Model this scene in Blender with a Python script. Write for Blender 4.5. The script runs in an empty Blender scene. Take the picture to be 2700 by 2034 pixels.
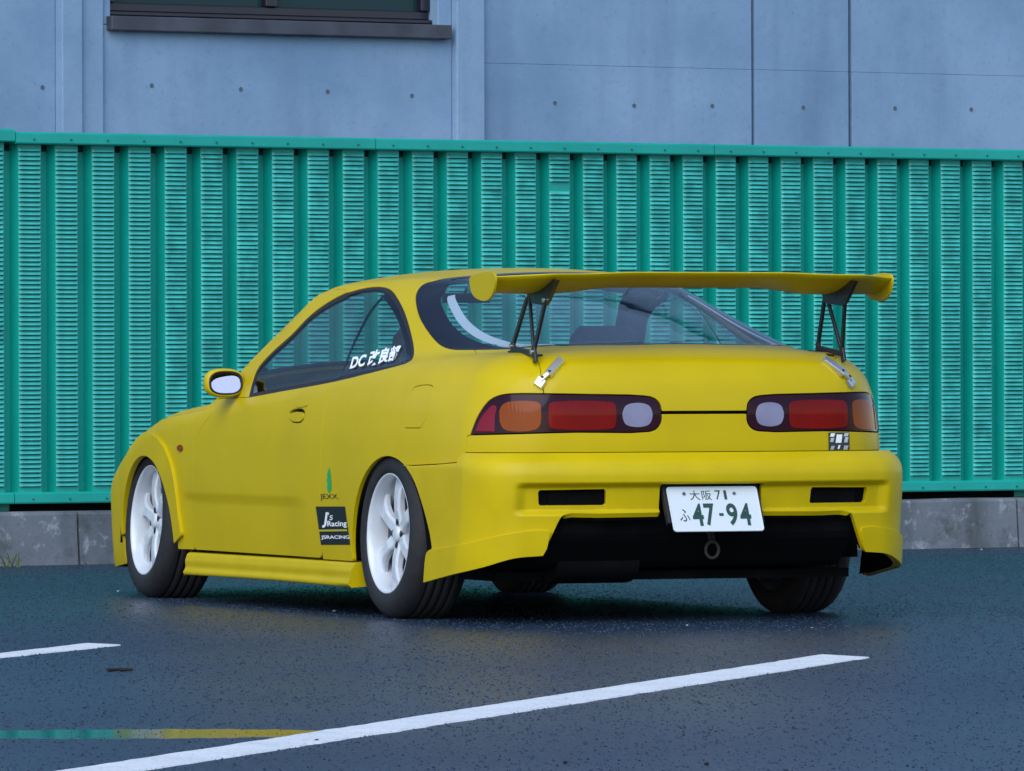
import bpy, math, random
import numpy as np
from mathutils import Vector, Matrix
from mathutils.geometry import delaunay_2d_cdt
random.seed(7); rng = np.random.default_rng(7)
sc = bpy.context.scene
COL = sc.collection
# ------------------------------------------------------------------ camera
PW, PH = 2700.0, 2034.0                         # photograph size: pixel coordinates below are in it
CF, CH, CPITCH, CROLL = 18982.38, 0.8397, 0.0016727, -0.0026447
PSI, CX, CY = 0.37855, 0.32729, 25.0072         # car heading and place of the rear axle on the ground
cam_d = bpy.data.cameras.new('camera'); cam = bpy.data.objects.new('camera', cam_d); COL.objects.link(cam)
cam_d.sensor_width = 36.0; cam_d.sensor_fit = 'HORIZONTAL'; cam_d.lens = 36.0*CF/PW
cam_d.clip_start = 0.5; cam_d.clip_end = 3000
cam.matrix_world = Matrix.Translation((0, 0, CH)) @ Matrix.Rotation(math.pi/2-CPITCH, 4, 'X') @ Matrix.Rotation(CROLL, 4, 'Z')
sc.camera = cam
# ------------------------------------------------------------------ sky, sun, exposure
SUN_EL, SUN_AZ = math.radians(40), math.radians(198)   # azimuth clockwise from +Y: high, behind the camera, a little left
wd = bpy.data.worlds.new('World'); sc.world = wd; wd.use_nodes = True
nt = wd.node_tree; nt.nodes.clear()
sky = nt.nodes.new('ShaderNodeTexSky'); sky.sky_type = 'NISHITA'; sky.sun_disc = False
sky.sun_elevation = SUN_EL; sky.sun_rotation = SUN_AZ; sky.air_density = 1.0; sky.dust_density = 0.6; sky.ozone_density = 1.5
bg = nt.nodes.new('ShaderNodeBackground'); bg.inputs['Strength'].default_value = 0.14
wo = nt.nodes.new('ShaderNodeOutputWorld')
nt.links.new(sky.outputs[0], bg.inputs[0]); nt.links.new(bg.outputs[0], wo.inputs[0])
sd = bpy.data.lights.new('sun', 'SUN'); sun = bpy.data.objects.new('sun', sd); COL.objects.link(sun)
sd.energy = 1.5; sd.angle = math.radians(60); sd.color = (0.96, 0.98, 1.0)
sdir = Vector((math.sin(SUN_AZ)*math.cos(SUN_EL), math.cos(SUN_AZ)*math.cos(SUN_EL), math.sin(SUN_EL)))
sun.rotation_euler = sdir.to_track_quat('Z', 'Y').to_euler()
sun.location = sdir*50
sc.view_settings.view_transform = 'Standard'; sc.view_settings.look = 'None'
sc.view_settings.exposure = 0.6; sc.view_settings.gamma = 1.0; sc.view_settings.use_curve_mapping = False
# ------------------------------------------------------------------ materials
MATS = {}
def mat(name, color, rough=.5, metal=0., coat=0., coat_rough=.05, spec=.5, noise=None, bump=None, emit=None, trans=None, sheen=0.):
    """principled material; noise=(scale, amount, detail[, stretch]) varies the base colour, bump=(scale, strength, distance)"""
    m = bpy.data.materials.new(name); m.use_nodes = True; t = m.node_tree; b = t.nodes['Principled BSDF']
    b.inputs['Base Color'].default_value = (*color, 1); b.inputs['Roughness'].default_value = rough
    b.inputs['Metallic'].default_value = metal; b.inputs['Coat Weight'].default_value = coat
    b.inputs['Coat Roughness'].default_value = coat_rough; b.inputs['Specular IOR Level'].default_value = spec
    if noise or bump:
        tc = t.nodes.new('ShaderNodeTexCoord')
    if noise:
        n = t.nodes.new('ShaderNodeTexNoise'); n.inputs['Scale'].default_value = noise[0]; n.inputs['Detail'].default_value = noise[2]
        if len(noise) > 3:
            mp = t.nodes.new('ShaderNodeMapping'); mp.inputs['Scale'].default_value = noise[3]
            t.links.new(tc.outputs['Object'], mp.inputs[0]); t.links.new(mp.outputs[0], n.inputs['Vector'])
        else: t.links.new(tc.outputs['Object'], n.inputs['Vector'])
        r = t.nodes.new('ShaderNodeValToRGB'); a = noise[1]
        r.color_ramp.elements[0].position = .3; r.color_ramp.elements[1].position = .7
        r.color_ramp.elements[0].color = (*[c*(1-a) for c in color], 1); r.color_ramp.elements[1].color = (*[min(1, c*(1+a)) for c in color], 1)
        t.links.new(n.outputs[0], r.inputs[0]); t.links.new(r.outputs[0], b.inputs['Base Color'])
    if bump:
        n2 = t.nodes.new('ShaderNodeTexNoise'); n2.inputs['Scale'].default_value = bump[0]; n2.inputs['Detail'].default_value = 4
        t.links.new(tc.outputs['Object'], n2.inputs['Vector'])
        bp = t.nodes.new('ShaderNodeBump'); bp.inputs['Strength'].default_value = bump[1]; bp.inputs['Distance'].default_value = bump[2]
        t.links.new(n2.outputs[0], bp.inputs['Height']); t.links.new(bp.outputs[0], b.inputs['Normal'])
    MATS[name] = m
    return m
def mix_rgb(t, fac, a, b, mode='MIX'):
    n = t.nodes.new('ShaderNodeMix'); n.data_type = 'RGBA'; n.blend_type = mode
    for s, v in ((0, fac), (6, a), (7, b)):
        if isinstance(v, (int, float)): n.inputs[s].default_value = v
        elif isinstance(v, tuple): n.inputs[s].default_value = (*v, 1)
        else: t.links.new(v, n.inputs[s])
    return n.outputs[2]
def nz(t, scale, detail=4, stretch=None, rough=.5):
    tc = t.nodes.new('ShaderNodeTexCoord'); n = t.nodes.new('ShaderNodeTexNoise')
    n.inputs['Scale'].default_value = scale; n.inputs['Detail'].default_value = detail; n.inputs['Roughness'].default_value = rough
    if stretch:
        mp = t.nodes.new('ShaderNodeMapping'); mp.inputs['Scale'].default_value = stretch
        t.links.new(tc.outputs['Object'], mp.inputs[0]); t.links.new(mp.outputs[0], n.inputs['Vector'])
    else: t.links.new(tc.outputs['Object'], n.inputs['Vector'])
    return n.outputs[0]
def ramp(t, v, p0, p1, c0=0., c1=1.):
    r = t.nodes.new('ShaderNodeMapRange'); r.clamp = True
    r.inputs[1].default_value = p0; r.inputs[2].default_value = p1; r.inputs[3].default_value = c0; r.inputs[4].default_value = c1
    t.links.new(v, r.inputs[0]); return r.outputs[0]

YEL = mat('yellow_paint', (.53, .395, .001), rough=.42, coat=.10, coat_rough=.10, spec=.2, noise=(3., .05, 3))
YELK = mat('yellow_plastic', (.53, .395, .001), rough=.45, spec=.2, coat=.08, coat_rough=.2, noise=(6., .06, 3))
BLK = mat('black_rubber', (.012, .012, .015), rough=.6)
FRIT = mat('black_ceramic', (.004, .004, .012), rough=.15, spec=.3)
DARK = mat('underbody_black', (.004, .004, .005), rough=.85, spec=.1, noise=(9., .4, 3))
TRIM = mat('cabin_plastic', (.02, .022, .026), rough=.7, noise=(20., .2, 3))
SEAT = mat('seat_fabric', (.03, .035, .045), rough=.9, noise=(40., .3, 3))
LINER = mat('headliner_cloth', (.30, .31, .33), rough=.95)
TYRE = mat('tyre_rubber', (.014, .014, .017), rough=.72, noise=(30., .3, 4), bump=(120., .2, .002))
WHEEL = mat('white_wheel_paint', (.60, .64, .70), rough=.3, coat=.6, noise=(12., .06, 3))
CHROME = mat('bright_metal', (.85, .86, .88), rough=.32, metal=1.)
STEEL = mat('dull_metal', (.16, .16, .17), rough=.5, metal=.8, noise=(15., .3, 3))
CARB = mat('black_aluminium', (.010, .010, .014), rough=.4, coat=.2)
PLATE = mat('plate_paint', (.60, .66, .70), rough=.42)
INK = mat('plate_green', (.012, .055, .040), rough=.5)
WHITEV = mat('white_vinyl', (.85, .87, .90), rough=.45)
BLACKV = mat('black_vinyl', (.010, .010, .012), rough=.4)
GREENV = mat('green_vinyl', (.01, .36, .10), rough=.45)
MIRROR = mat('mirror_silver', (.15, .17, .25), rough=.03, metal=1.)
def lens_mat(name, c, c2, rib, rough=.12):
    m = mat(name, c, rough=rough, coat=.06, coat_rough=.03, spec=.15); t = m.node_tree; b = t.nodes['Principled BSDF']
    tc = t.nodes.new('ShaderNodeTexCoord'); w = t.nodes.new('ShaderNodeTexWave'); w.inputs['Scale'].default_value = rib
    w.bands_direction = 'Y'; t.links.new(tc.outputs['Object'], w.inputs['Vector'])
    col = mix_rgb(t, nz(t, 9., 3), c, c2); t.links.new(col, b.inputs['Base Color'])
    bp = t.nodes.new('ShaderNodeBump'); bp.inputs['Strength'].default_value = .12; bp.inputs['Distance'].default_value = .002
    t.links.new(w.outputs[0], bp.inputs['Height']); t.links.new(bp.outputs[0], b.inputs['Normal'])
    return m
LRED = lens_mat('red_lens', (.11, .001, .001), (.22, .002, .002), 30)
LAMB = lens_mat('amber_lens', (.17, .036, .003), (.30, .055, .004), 30)
LCLR = lens_mat('clear_lens', (.14, .14, .24), (.30, .30, .43), 30)
LDRK = mat('smoked_red_lens', (.020, .002, .010), rough=.12, spec=.15, coat=.1, coat_rough=.03)
LPNK = lens_mat('side_red_lens', (.15, .003, .012), (.24, .010, .035), 30)
def glass_mat(name, tint, refl=1.0):
    m = bpy.data.materials.new(name); m.use_nodes = True; t = m.node_tree; t.nodes.clear()
    tr = t.nodes.new('ShaderNodeBsdfTransparent'); tr.inputs[0].default_value = (*tint, 1)
    gl = t.nodes.new('ShaderNodeBsdfGlossy'); gl.inputs['Roughness'].default_value = .02; gl.inputs[0].default_value = (.95*refl, .97*refl, 1*refl, 1)
    fr = t.nodes.new('ShaderNodeFresnel'); ge = t.nodes.new('ShaderNodeNewGeometry')
    io = t.nodes.new('ShaderNodeMapRange'); io.inputs[3].default_value = 1.5; io.inputs[4].default_value = 1/1.5     # thin pane: same reflectance from both sides
    t.links.new(ge.outputs['Backfacing'], io.inputs[0]); t.links.new(io.outputs[0], fr.inputs[0])
    mx = t.nodes.new('ShaderNodeMixShader'); out = t.nodes.new('ShaderNodeOutputMaterial')
    t.links.new(fr.outputs[0], mx.inputs[0]); t.links.new(tr.outputs[0], mx.inputs[1]); t.links.new(gl.outputs[0], mx.inputs[2]); t.links.new(mx.outputs[0], out.inputs[0])
    MATS[name] = m; return m
GLASS = glass_mat('car_glass', (.74, .83, .86))
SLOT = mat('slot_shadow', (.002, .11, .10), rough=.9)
RIBTOP = mat('rib_top_dark', (.004, .022, .030), rough=.9)
BARREL = mat('dusty_barrel', (.075, .085, .105), rough=.55, noise=(20., .4, 3))
LOUV = mat('fence_green_highlight', (.055, .43, .385), rough=.34, noise=(14., .25, 3))  # paler than the sheets: sky highlight on the louvre hoods painted in
BGLASS = mat('building_glass', (.010, .035, .045), rough=.08, spec=.15)

# fence paint: green with chalky fading and dirt
def fence_mat():
    m = mat('fence_green', (.0, .27, .19), rough=.38); t = m.node_tree; b = t.nodes['Principled BSDF']
    c = mix_rgb(t, ramp(t, nz(t, 2.2, 5, (1, 1, .35)), .35, .7), (.001, .295, .24), (.004, .365, .30))
    c = mix_rgb(t, ramp(t, nz(t, 60., 3), .62, .8, 0, .35), c, (.10, .46, .40))
    t.links.new(c, b.inputs['Base Color']); return m
FENCE = fence_mat()
def concrete_mat(name, c0, c1, dirt, streak=.5):
    m = mat(name, c0, rough=.85); t = m.node_tree; b = t.nodes['Principled BSDF']
    c = mix_rgb(t, ramp(t, nz(t, 1.1, 7, None, .62), .36, .64), c0, c1)
    c = mix_rgb(t, ramp(t, nz(t, 3.0, 5, (1, 1, .12)), .52, .78, 0, streak), c, dirt)
    c = mix_rgb(t, ramp(t, nz(t, 26., 6, None, .65), .55, .75, 0, .35), c, dirt)
    c = mix_rgb(t, ramp(t, nz(t, 90., 4), .66, .74, 0, .5), c, (dirt[0]*.45, dirt[1]*.45, dirt[2]*.45))
    t.links.new(c, b.inputs['Base Color'])
    bp = t.nodes.new('ShaderNodeBump'); bp.inputs['Strength'].default_value = .35; bp.inputs['Distance'].default_value = .006
    t.links.new(nz(t, 22., 8, None, .6), bp.inputs['Height']); t.links.new(bp.outputs[0], b.inputs['Normal'])
    return m
WALLC = concrete_mat('wall_concrete', (.160, .268, .410), (.232, .352, .510), (.110, .195, .305), .7)
PILC = concrete_mat('pier_concrete', (.175, .285, .425), (.25, .37, .52), (.12, .205, .315), .8)
GRITM = mat('asphalt_stone', (.034, .054, .084), rough=.7, spec=.2, noise=(60., .95, 2))
KERBC = concrete_mat('kerb_concrete', (.085, .105, .125), (.155, .175, .20), (.030, .034, .036), .95)
def lichen():
    t = KERBC.node_tree; b = t.nodes['Principled BSDF']; src = b.inputs['Base Color'].links[0].from_socket
    c = mix_rgb(t, ramp(t, nz(t, 14., 6, None, .7), .56, .66, 0, .7), src, (.30, .33, .36))
    c = mix_rgb(t, ramp(t, nz(t, 5., 7, None, .7), .53, .68, 0, .75), c, (.030, .036, .032)); t.links.new(c, b.inputs['Base Color'])
lichen()
WFRAME = mat('dark_bronze_frame', (.012, .010, .022), rough=.35, coat=.2)
SILLM = mat('grey_metal_sill', (.05, .055, .075), rough=.45, noise=(6., .3, 4))

def asphalt_mat():
    m = mat('wet_asphalt', (.05, .05, .05), rough=.5); t = m.node_tree; b = t.nodes['Principled BSDF']
    c = mix_rgb(t, ramp(t, nz(t, .35, 5), .3, .7), (.009, .021, .046), (.016, .032, .064))
    c = mix_rgb(t, ramp(t, nz(t, 75., 3), .52, .70, 0, .85), c, (.060, .095, .145))
    c = mix_rgb(t, ramp(t, nz(t, 20., 9, None, .78), .50, .66, 0, .55), c, (.058, .092, .142)); c = mix_rgb(t, ramp(t, nz(t, 16., 9, (1, 1, 3), .8), .54, .68, 0, .6), c, (.008, .012, .022))
    c = mix_rgb(t, ramp(t, nz(t, 45., 2), .60, .70, 0, .9), c, (.008, .009, .012))
    t.links.new(c, b.inputs['Base Color'])
    r = ramp(t, nz(t, .5, 4, (1, .6, 1)), .3, .7, .30, .42); t.links.new(r, b.inputs['Roughness'])
    bp = t.nodes.new('ShaderNodeBump'); bp.inputs['Strength'].default_value = .4; bp.inputs['Distance'].default_value = .005
    t.links.new(nz(t, 95., 4), bp.inputs['Height']); t.links.new(bp.outputs[0], b.inputs['Normal'])
    b.inputs['Specular IOR Level'].default_value = .20
    return m
ASPH = asphalt_mat()
def paint_mat():
    m = mat('road_paint', (.75, .76, .78), rough=.55); t = m.node_tree; b = t.nodes['Principled BSDF']
    c = mix_rgb(t, ramp(t, nz(t, 5., 5), .35, .7), (.72, .74, .76), (.84, .85, .86))
    c = mix_rgb(t, ramp(t, nz(t, 110., 4), .58, .72, 0, .85), c, (.10, .11, .13))
    t.links.new(c, b.inputs['Base Color'])
    bp = t.nodes.new('ShaderNodeBump'); bp.inputs['Strength'].default_value = .3; bp.inputs['Distance'].default_value = .004
    t.links.new(nz(t, 170., 3), bp.inputs['Height']); t.links.new(bp.outputs[0], b.inputs['Normal'])
    return m
PAINT = paint_mat()
WATER = mat('wet_film', (.020, .032, .055), rough=.10, spec=.3)
GRASSM = mat('weed_green', (.07, .10, .03), rough=.8, noise=(30., .5, 2))
STRAW = mat('dry_straw', (.22, .19, .11), rough=.9)
STONE = mat('grey_stone', (.30, .30, .31), rough=.9, noise=(40., .4, 2))
TWIG = mat('dark_twig', (.012, .010, .008), rough=.9)

# ------------------------------------------------------------------ mesh helpers
def link(name, me, m=None, parent=None):
    o = bpy.data.objects.new(name, me); COL.objects.link(o)
    if m is not None and me is not None and len(me.materials) == 0: me.materials.append(m)
    if parent is not None: o.parent = parent
    return o
def mk(name, V, Fc, m, parent=None, smooth=False, normals=None):
    me = bpy.data.meshes.new(name); me.from_pydata([tuple(map(float, v)) for v in V], [], [tuple(map(int, f)) for f in Fc]); me.update()
    if smooth or normals is not None:
        me.polygons.foreach_set('use_smooth', [True]*len(me.polygons))
    if normals is not None:
        me.normals_split_custom_set_from_vertices([tuple(map(float, n)) for n in normals])
    return link(name, me, m, parent)
def tag(o, label=None, cat=None, group=None, kind=None):
    if label: o['label'] = label
    if cat: o['category'] = cat
    if group: o['group'] = group
    if kind: o['kind'] = kind
    return o
def empty(name, loc=(0, 0, 0), rz=0):
    o = bpy.data.objects.new(name, None); COL.objects.link(o); o.location = loc; o.rotation_euler = (0, 0, rz); o.empty_display_size = .2
    return o
class MB:
    def __init__(s): s.V = []; s.F = []; s.sm = []
    def add(s, V, Fc, smooth=False):
        n = len(s.V); s.V += [tuple(v) for v in V]; s.F += [tuple(i+n for i in f) for f in Fc]; s.sm += [smooth]*len(Fc)
    def box(s, c, d, M=None, ch=0.):
        x, y, z = d[0]/2, d[1]/2, d[2]/2
        P = [(-x,-y,-z),(x,-y,-z),(x,y,-z),(-x,y,-z),(-x,-y,z),(x,-y,z),(x,y,z),(-x,y,z)]
        P = [(M @ Vector(p) if M else Vector(p)) + Vector(c) for p in P]
        s.add(P, [(3,2,1,0),(4,5,6,7),(0,1,5,4),(1,2,6,5),(2,3,7,6),(3,0,4,7)])
    def loft(s, rings, cap=True, closed=True, smooth=True):
        n = len(rings[0]); V = [p for r in rings for p in r]; Fc = []
        for i in range(len(rings)-1):
            for j in range(n if closed else n-1):
                k = (j+1) % n; Fc.append((i*n+j, i*n+k, (i+1)*n+k, (i+1)*n+j))
        s.add(V, Fc, smooth)
        if cap:
            s.add(rings[0], [tuple(range(n))[::-1]]); s.add(rings[-1], [tuple(range(n))])
    def revolve(s, prof, n=48, M=None, closed=False, smooth=True):
        """prof: (radius, y) pairs revolved about the local y axis"""
        rings = []
        for k in range(n):
            a = 2*math.pi*k/n; r = [Vector((p[0]*math.cos(a), p[1], p[0]*math.sin(a))) for p in prof]
            rings.append([(M @ v if M else v) for v in r])
        m = len(prof); V = [p for r in rings for p in r]; Fc = []
        for i in range(n):
            i2 = (i+1) % n
            for j in range(m if closed else m-1):
                k = (j+1) % m; Fc.append((i*m+j, i*m+k, i2*m+k, i2*m+j))
        s.add(V, Fc, smooth)
    def tube(s, a, b, r, n=10, r2=None, smooth=True):
        a, b = Vector(a), Vector(b); d = (b-a).normalized(); u = d.orthogonal().normalized(); w = d.cross(u); r2 = r if r2 is None else r2
        R = [[p + (u*math.cos(2*math.pi*k/n)+w*math.sin(2*math.pi*k/n))*rr for k in range(n)] for p, rr in ((a, r), (b, r2))]
        s.loft(R, smooth=smooth)
    def prism(s, poly, o, u, v, w, depth):
        """polygon (a,b) in plane o+a*u+b*v, extruded by depth along w"""
        o, u, v, w = Vector(o), Vector(u), Vector(v), Vector(w)
        A = [o+u*a+v*b for a, b in poly]; B = [p+w*depth for p in A]; n = len(poly)
        s.add(A, [tuple(range(n))[::-1]]); s.add(B, [tuple(range(n))])
        s.add(A+B, [(i, (i+1) % n, n+(i+1) % n, n+i) for i in range(n)])
    def build(s, name, m, parent=None):
        me = bpy.data.meshes.new(name); me.from_pydata([tuple(v) for v in s.V], [], s.F); me.update()
        me.polygons.foreach_set('use_smooth', s.sm)
        return link(name, me, m, parent)
def bevel(o, w=.004, seg=2, ang=35):
    md = o.modifiers.new('bevel', 'BEVEL'); md.width = w; md.segments = seg; md.limit_method = 'ANGLE'; md.angle_limit = math.radians(ang)
    return o
def fill_poly(pts, res=None):
    """triangulate a 2-D polygon, with interior points every res; returns verts, tris and the boundary loop"""
    return cdt([pts], res)
def inside(poly, P):
    x, y = P[:, 0], P[:, 1]; c = np.zeros(len(P), bool); n = len(poly); j = n-1
    for i in range(n):
        xi, yi = poly[i]; xj, yj = poly[j]
        cond = ((yi > y) != (yj > y)); d = (yj-yi) if yj != yi else 1e-12
        c ^= cond & (x < (xj-xi)*(y-yi)/d+xi); j = i
    return c
def resample(pts, step, closed=True):
    pts = np.array(pts, float); out = []
    n = len(pts)
    for i in range(n if closed else n-1):
        a, b = pts[i], pts[(i+1) % n]; k = max(1, int(math.ceil(np.linalg.norm(b-a)/step)))
        for j in range(k): out.append(a+(b-a)*j/k)
    if not closed: out.append(pts[-1])
    return np.array(out)
def smooth_curve(pts, n=6, closed=False):
    """Catmull-Rom (centripetal) through the points"""
    P = [np.array(p, float) for p in pts]; out = []; m = len(P)
    for i in range(m if closed else m-1):
        p1, p2 = P[i], P[(i+1) % m]
        p0 = P[i-1] if (i > 0 or closed) else 2*p1-p2; p3 = P[(i+2) % m] if (i+2 < m or closed) else 2*p2-p1
        t0 = 0.; t1 = t0+max(np.linalg.norm(p1-p0), 1e-9)**.5; t2 = t1+max(np.linalg.norm(p2-p1), 1e-9)**.5; t3 = t2+max(np.linalg.norm(p3-p2), 1e-9)**.5
        for k in range(n):
            t = t1+(t2-t1)*k/n
            A1 = (t1-t)/(t1-t0)*p0+(t-t0)/(t1-t0)*p1; A2 = (t2-t)/(t2-t1)*p1+(t-t1)/(t2-t1)*p2; A3 = (t3-t)/(t3-t2)*p2+(t-t2)/(t3-t2)*p3
            B1 = (t2-t)/(t2-t0)*A1+(t-t0)/(t2-t0)*A2; B2 = (t3-t)/(t3-t1)*A2+(t-t1)/(t3-t1)*A3
            out.append((t2-t)/(t2-t1)*B1+(t-t1)/(t2-t1)*B2)
    if not closed: out.append(P[-1])
    return out
def inset(pts, d):
    """move a closed polygon inwards by d"""
    P = np.array(pts, float); n = len(P)
    area = .5*np.sum(P[:, 0]*np.roll(P[:, 1], -1)-np.roll(P[:, 0], -1)*P[:, 1]); sg = 1 if area > 0 else -1
    e = np.roll(P, -1, 0)-P; e /= np.maximum(np.linalg.norm(e, axis=1), 1e-9)[:, None]
    nrm = np.stack([-e[:, 1], e[:, 0]], 1)*sg
    q = nrm+np.roll(nrm, 1, 0); L = np.maximum((q*q).sum(1), .6)
    return P+q*(2*d/L)[:, None]
def clean(pts, eps=1e-4):
    out = []
    for p in pts:
        if not out or np.linalg.norm(np.array(p)-out[-1]) > eps: out.append(np.array(p, float))
    if np.linalg.norm(out[0]-out[-1]) < eps: out.pop()
    return np.array(out)
def cdt(loops, res, edge=None):
    loops = [clean(l) for l in loops]; edge = edge or (res or 1e9)
    B = [resample(l, edge) for l in loops]
    V = []; E = []
    for b in B:
        n0 = len(V); V += [tuple(p) for p in b]; k = len(b); E += [(n0+i, n0+(i+1) % k) for i in range(k)]
    nb = len(V); allb = np.array(V)
    if res:
        lo, hi = allb.min(0), allb.max(0)
        gx = np.arange(lo[0]+res*.5, hi[0], res); gy = np.arange(lo[1]+res*.5, hi[1], res*.866)
        G = np.array([(x+(res*.5 if j % 2 else 0), y) for j, y in enumerate(gy) for x in gx]).reshape(-1, 2)
        if len(G):
            ok = inside(B[0], G)
            for h in B[1:]: ok &= ~inside(h, G)
            G = G[ok]
            if len(G):
                dmin = np.full(len(G), 9.)
                for i in range(0, len(allb)):
                    d = np.hypot(G[:, 0]-allb[i, 0], G[:, 1]-allb[i, 1]); dmin = np.minimum(dmin, d)
                V += [tuple(p) for p in G[dmin > min(res, edge)*.55]]
    vv, ee, ff, ov, oe, of = delaunay_2d_cdt([Vector(p) for p in V], E, [], 0, 1e-7)
    vv = np.array([tuple(p) for p in vv]); ff = np.array([f for f in ff if len(f) == 3])
    cen = vv[ff].mean(1); ok = inside(B[0], cen)
    for h in B[1:]: ok &= ~inside(h, cen)
    ff = ff[ok]
    a = vv[ff]; ar = (a[:, 1, 0]-a[:, 0, 0])*(a[:, 2, 1]-a[:, 0, 1])-(a[:, 1, 1]-a[:, 0, 1])*(a[:, 2, 0]-a[:, 0, 0])
    ff[ar < 0] = ff[ar < 0][:, ::-1]; ff = ff[np.abs(ar) > 1e-10]
    return vv, ff

# ------------------------------------------------------------------ pixel rays (photograph pixels to directions)
def ray_world(u, v):
    a, b = u-PW/2, v-PH/2; cr, sr = math.cos(CROLL), math.sin(CROLL); a, b = a*cr+b*sr, -a*sr+b*cr
    X, Y, Z = a/CF, b/CF, 1.; cp, sp = math.cos(CPITCH), math.sin(CPITCH); Y, Z = Y*cp+Z*sp, -Y*sp+Z*cp
    return np.array([0, 0, CH]), np.array([X, Z, -Y])
def gpx(u, v, z=0.):
    o, d = ray_world(u, v); t = (z-o[2])/d[2]; return o+d*t
FWD = np.array([-math.sin(PSI), math.cos(PSI), 0]); LFT = np.array([-math.cos(PSI), -math.sin(PSI), 0]); CO = np.array([CX, CY, 0])
def ray_car(u, v):
    o, d = ray_world(u, v); q = o-CO
    return np.array([q@FWD, q@LFT, q[2]]), np.array([d@FWD, d@LFT, d[2]])
# ------------------------------------------------------------------ ground
g = MB(); S = 400
g.add([(-S, -S, 0), (S, -S, 0), (S, S, 0), (-S, S, 0)], [(0, 1, 2, 3)])
tag(g.build('parking_lot_asphalt', ASPH), kind='structure')
# fence line: two ground points under the fence's front, straight between
FA, FB = gpx(0, 988.8+CF*CH/31.75), gpx(2700, 981.6+CF*CH/34.75)
FE = (FB-FA); FE[2] = 0; FE /= np.linalg.norm(FE); FN = np.array([FE[1], -FE[0], 0])      # along the fence; towards the camera
def along(u, off=0., v=900.):
    """distance along the fence line at which pixel column u meets the vertical plane off metres in front of the fence"""
    o, d = ray_world(u, v); t = ((FA-o)@FN+off)/(d@FN); return float((o+d*t-FA)@FE)
def zat(u, v, off=0.):
    o, d = ray_world(u, v); t = ((FA-o)@FN+off)/(d@FN); return float((o+d*t)[2])
def fp(a, n, z): return FA+FE*a+FN*n+np.array([0, 0, z])
# ------------------------------------------------------------------ kerb
KZ, KF, KD = .235, .13, .42
kerb_cuts = [along(-1900), along(-700), along(168), along(1020), along(1790), along(2640), along(3600), along(4700)]
kerb_labels = ['grey kerb block at the fence end, before the lichen blotched block', 'pale grey kerb block with lichen blotches at the fence foot',
    'dark mossy kerb block behind the car front wheel', 'concrete kerb block hidden behind the car middle', 'concrete kerb block behind the car tail',
    'weathered kerb block beside the rear bumper at the fence foot', 'kerb block past the joint beyond the car rear bumper']
for i in range(len(kerb_cuts)-1):
    a0, a1 = kerb_cuts[i]+.006, kerb_cuts[i+1]-.006; b = MB(); n = 10; rings = []
    for k in range(n+1):
        a = a0+(a1-a0)*k/n; w = [.004*rng.normal() for _ in range(3)] if 0 < k < n else [0, 0, 0]
        sec = [(KF+.012, -.02), (KF+.008+w[0]*.5, .03), (KF, .12+w[1]), (KF-.006, KZ-.014), (KF-.012, KZ-.004), (KF-.026, KZ+w[2]*.4), (KF-KD, KZ), (KF-KD, -.02)]
        rings.append([fp(a, p, z) for p, z in sec])
    b.loft(rings, smooth=False)
    o = b.build('kerb_block', KERBC); tag(o, kerb_labels[i], 'kerb', 'kerb blocks under the fence')
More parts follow.
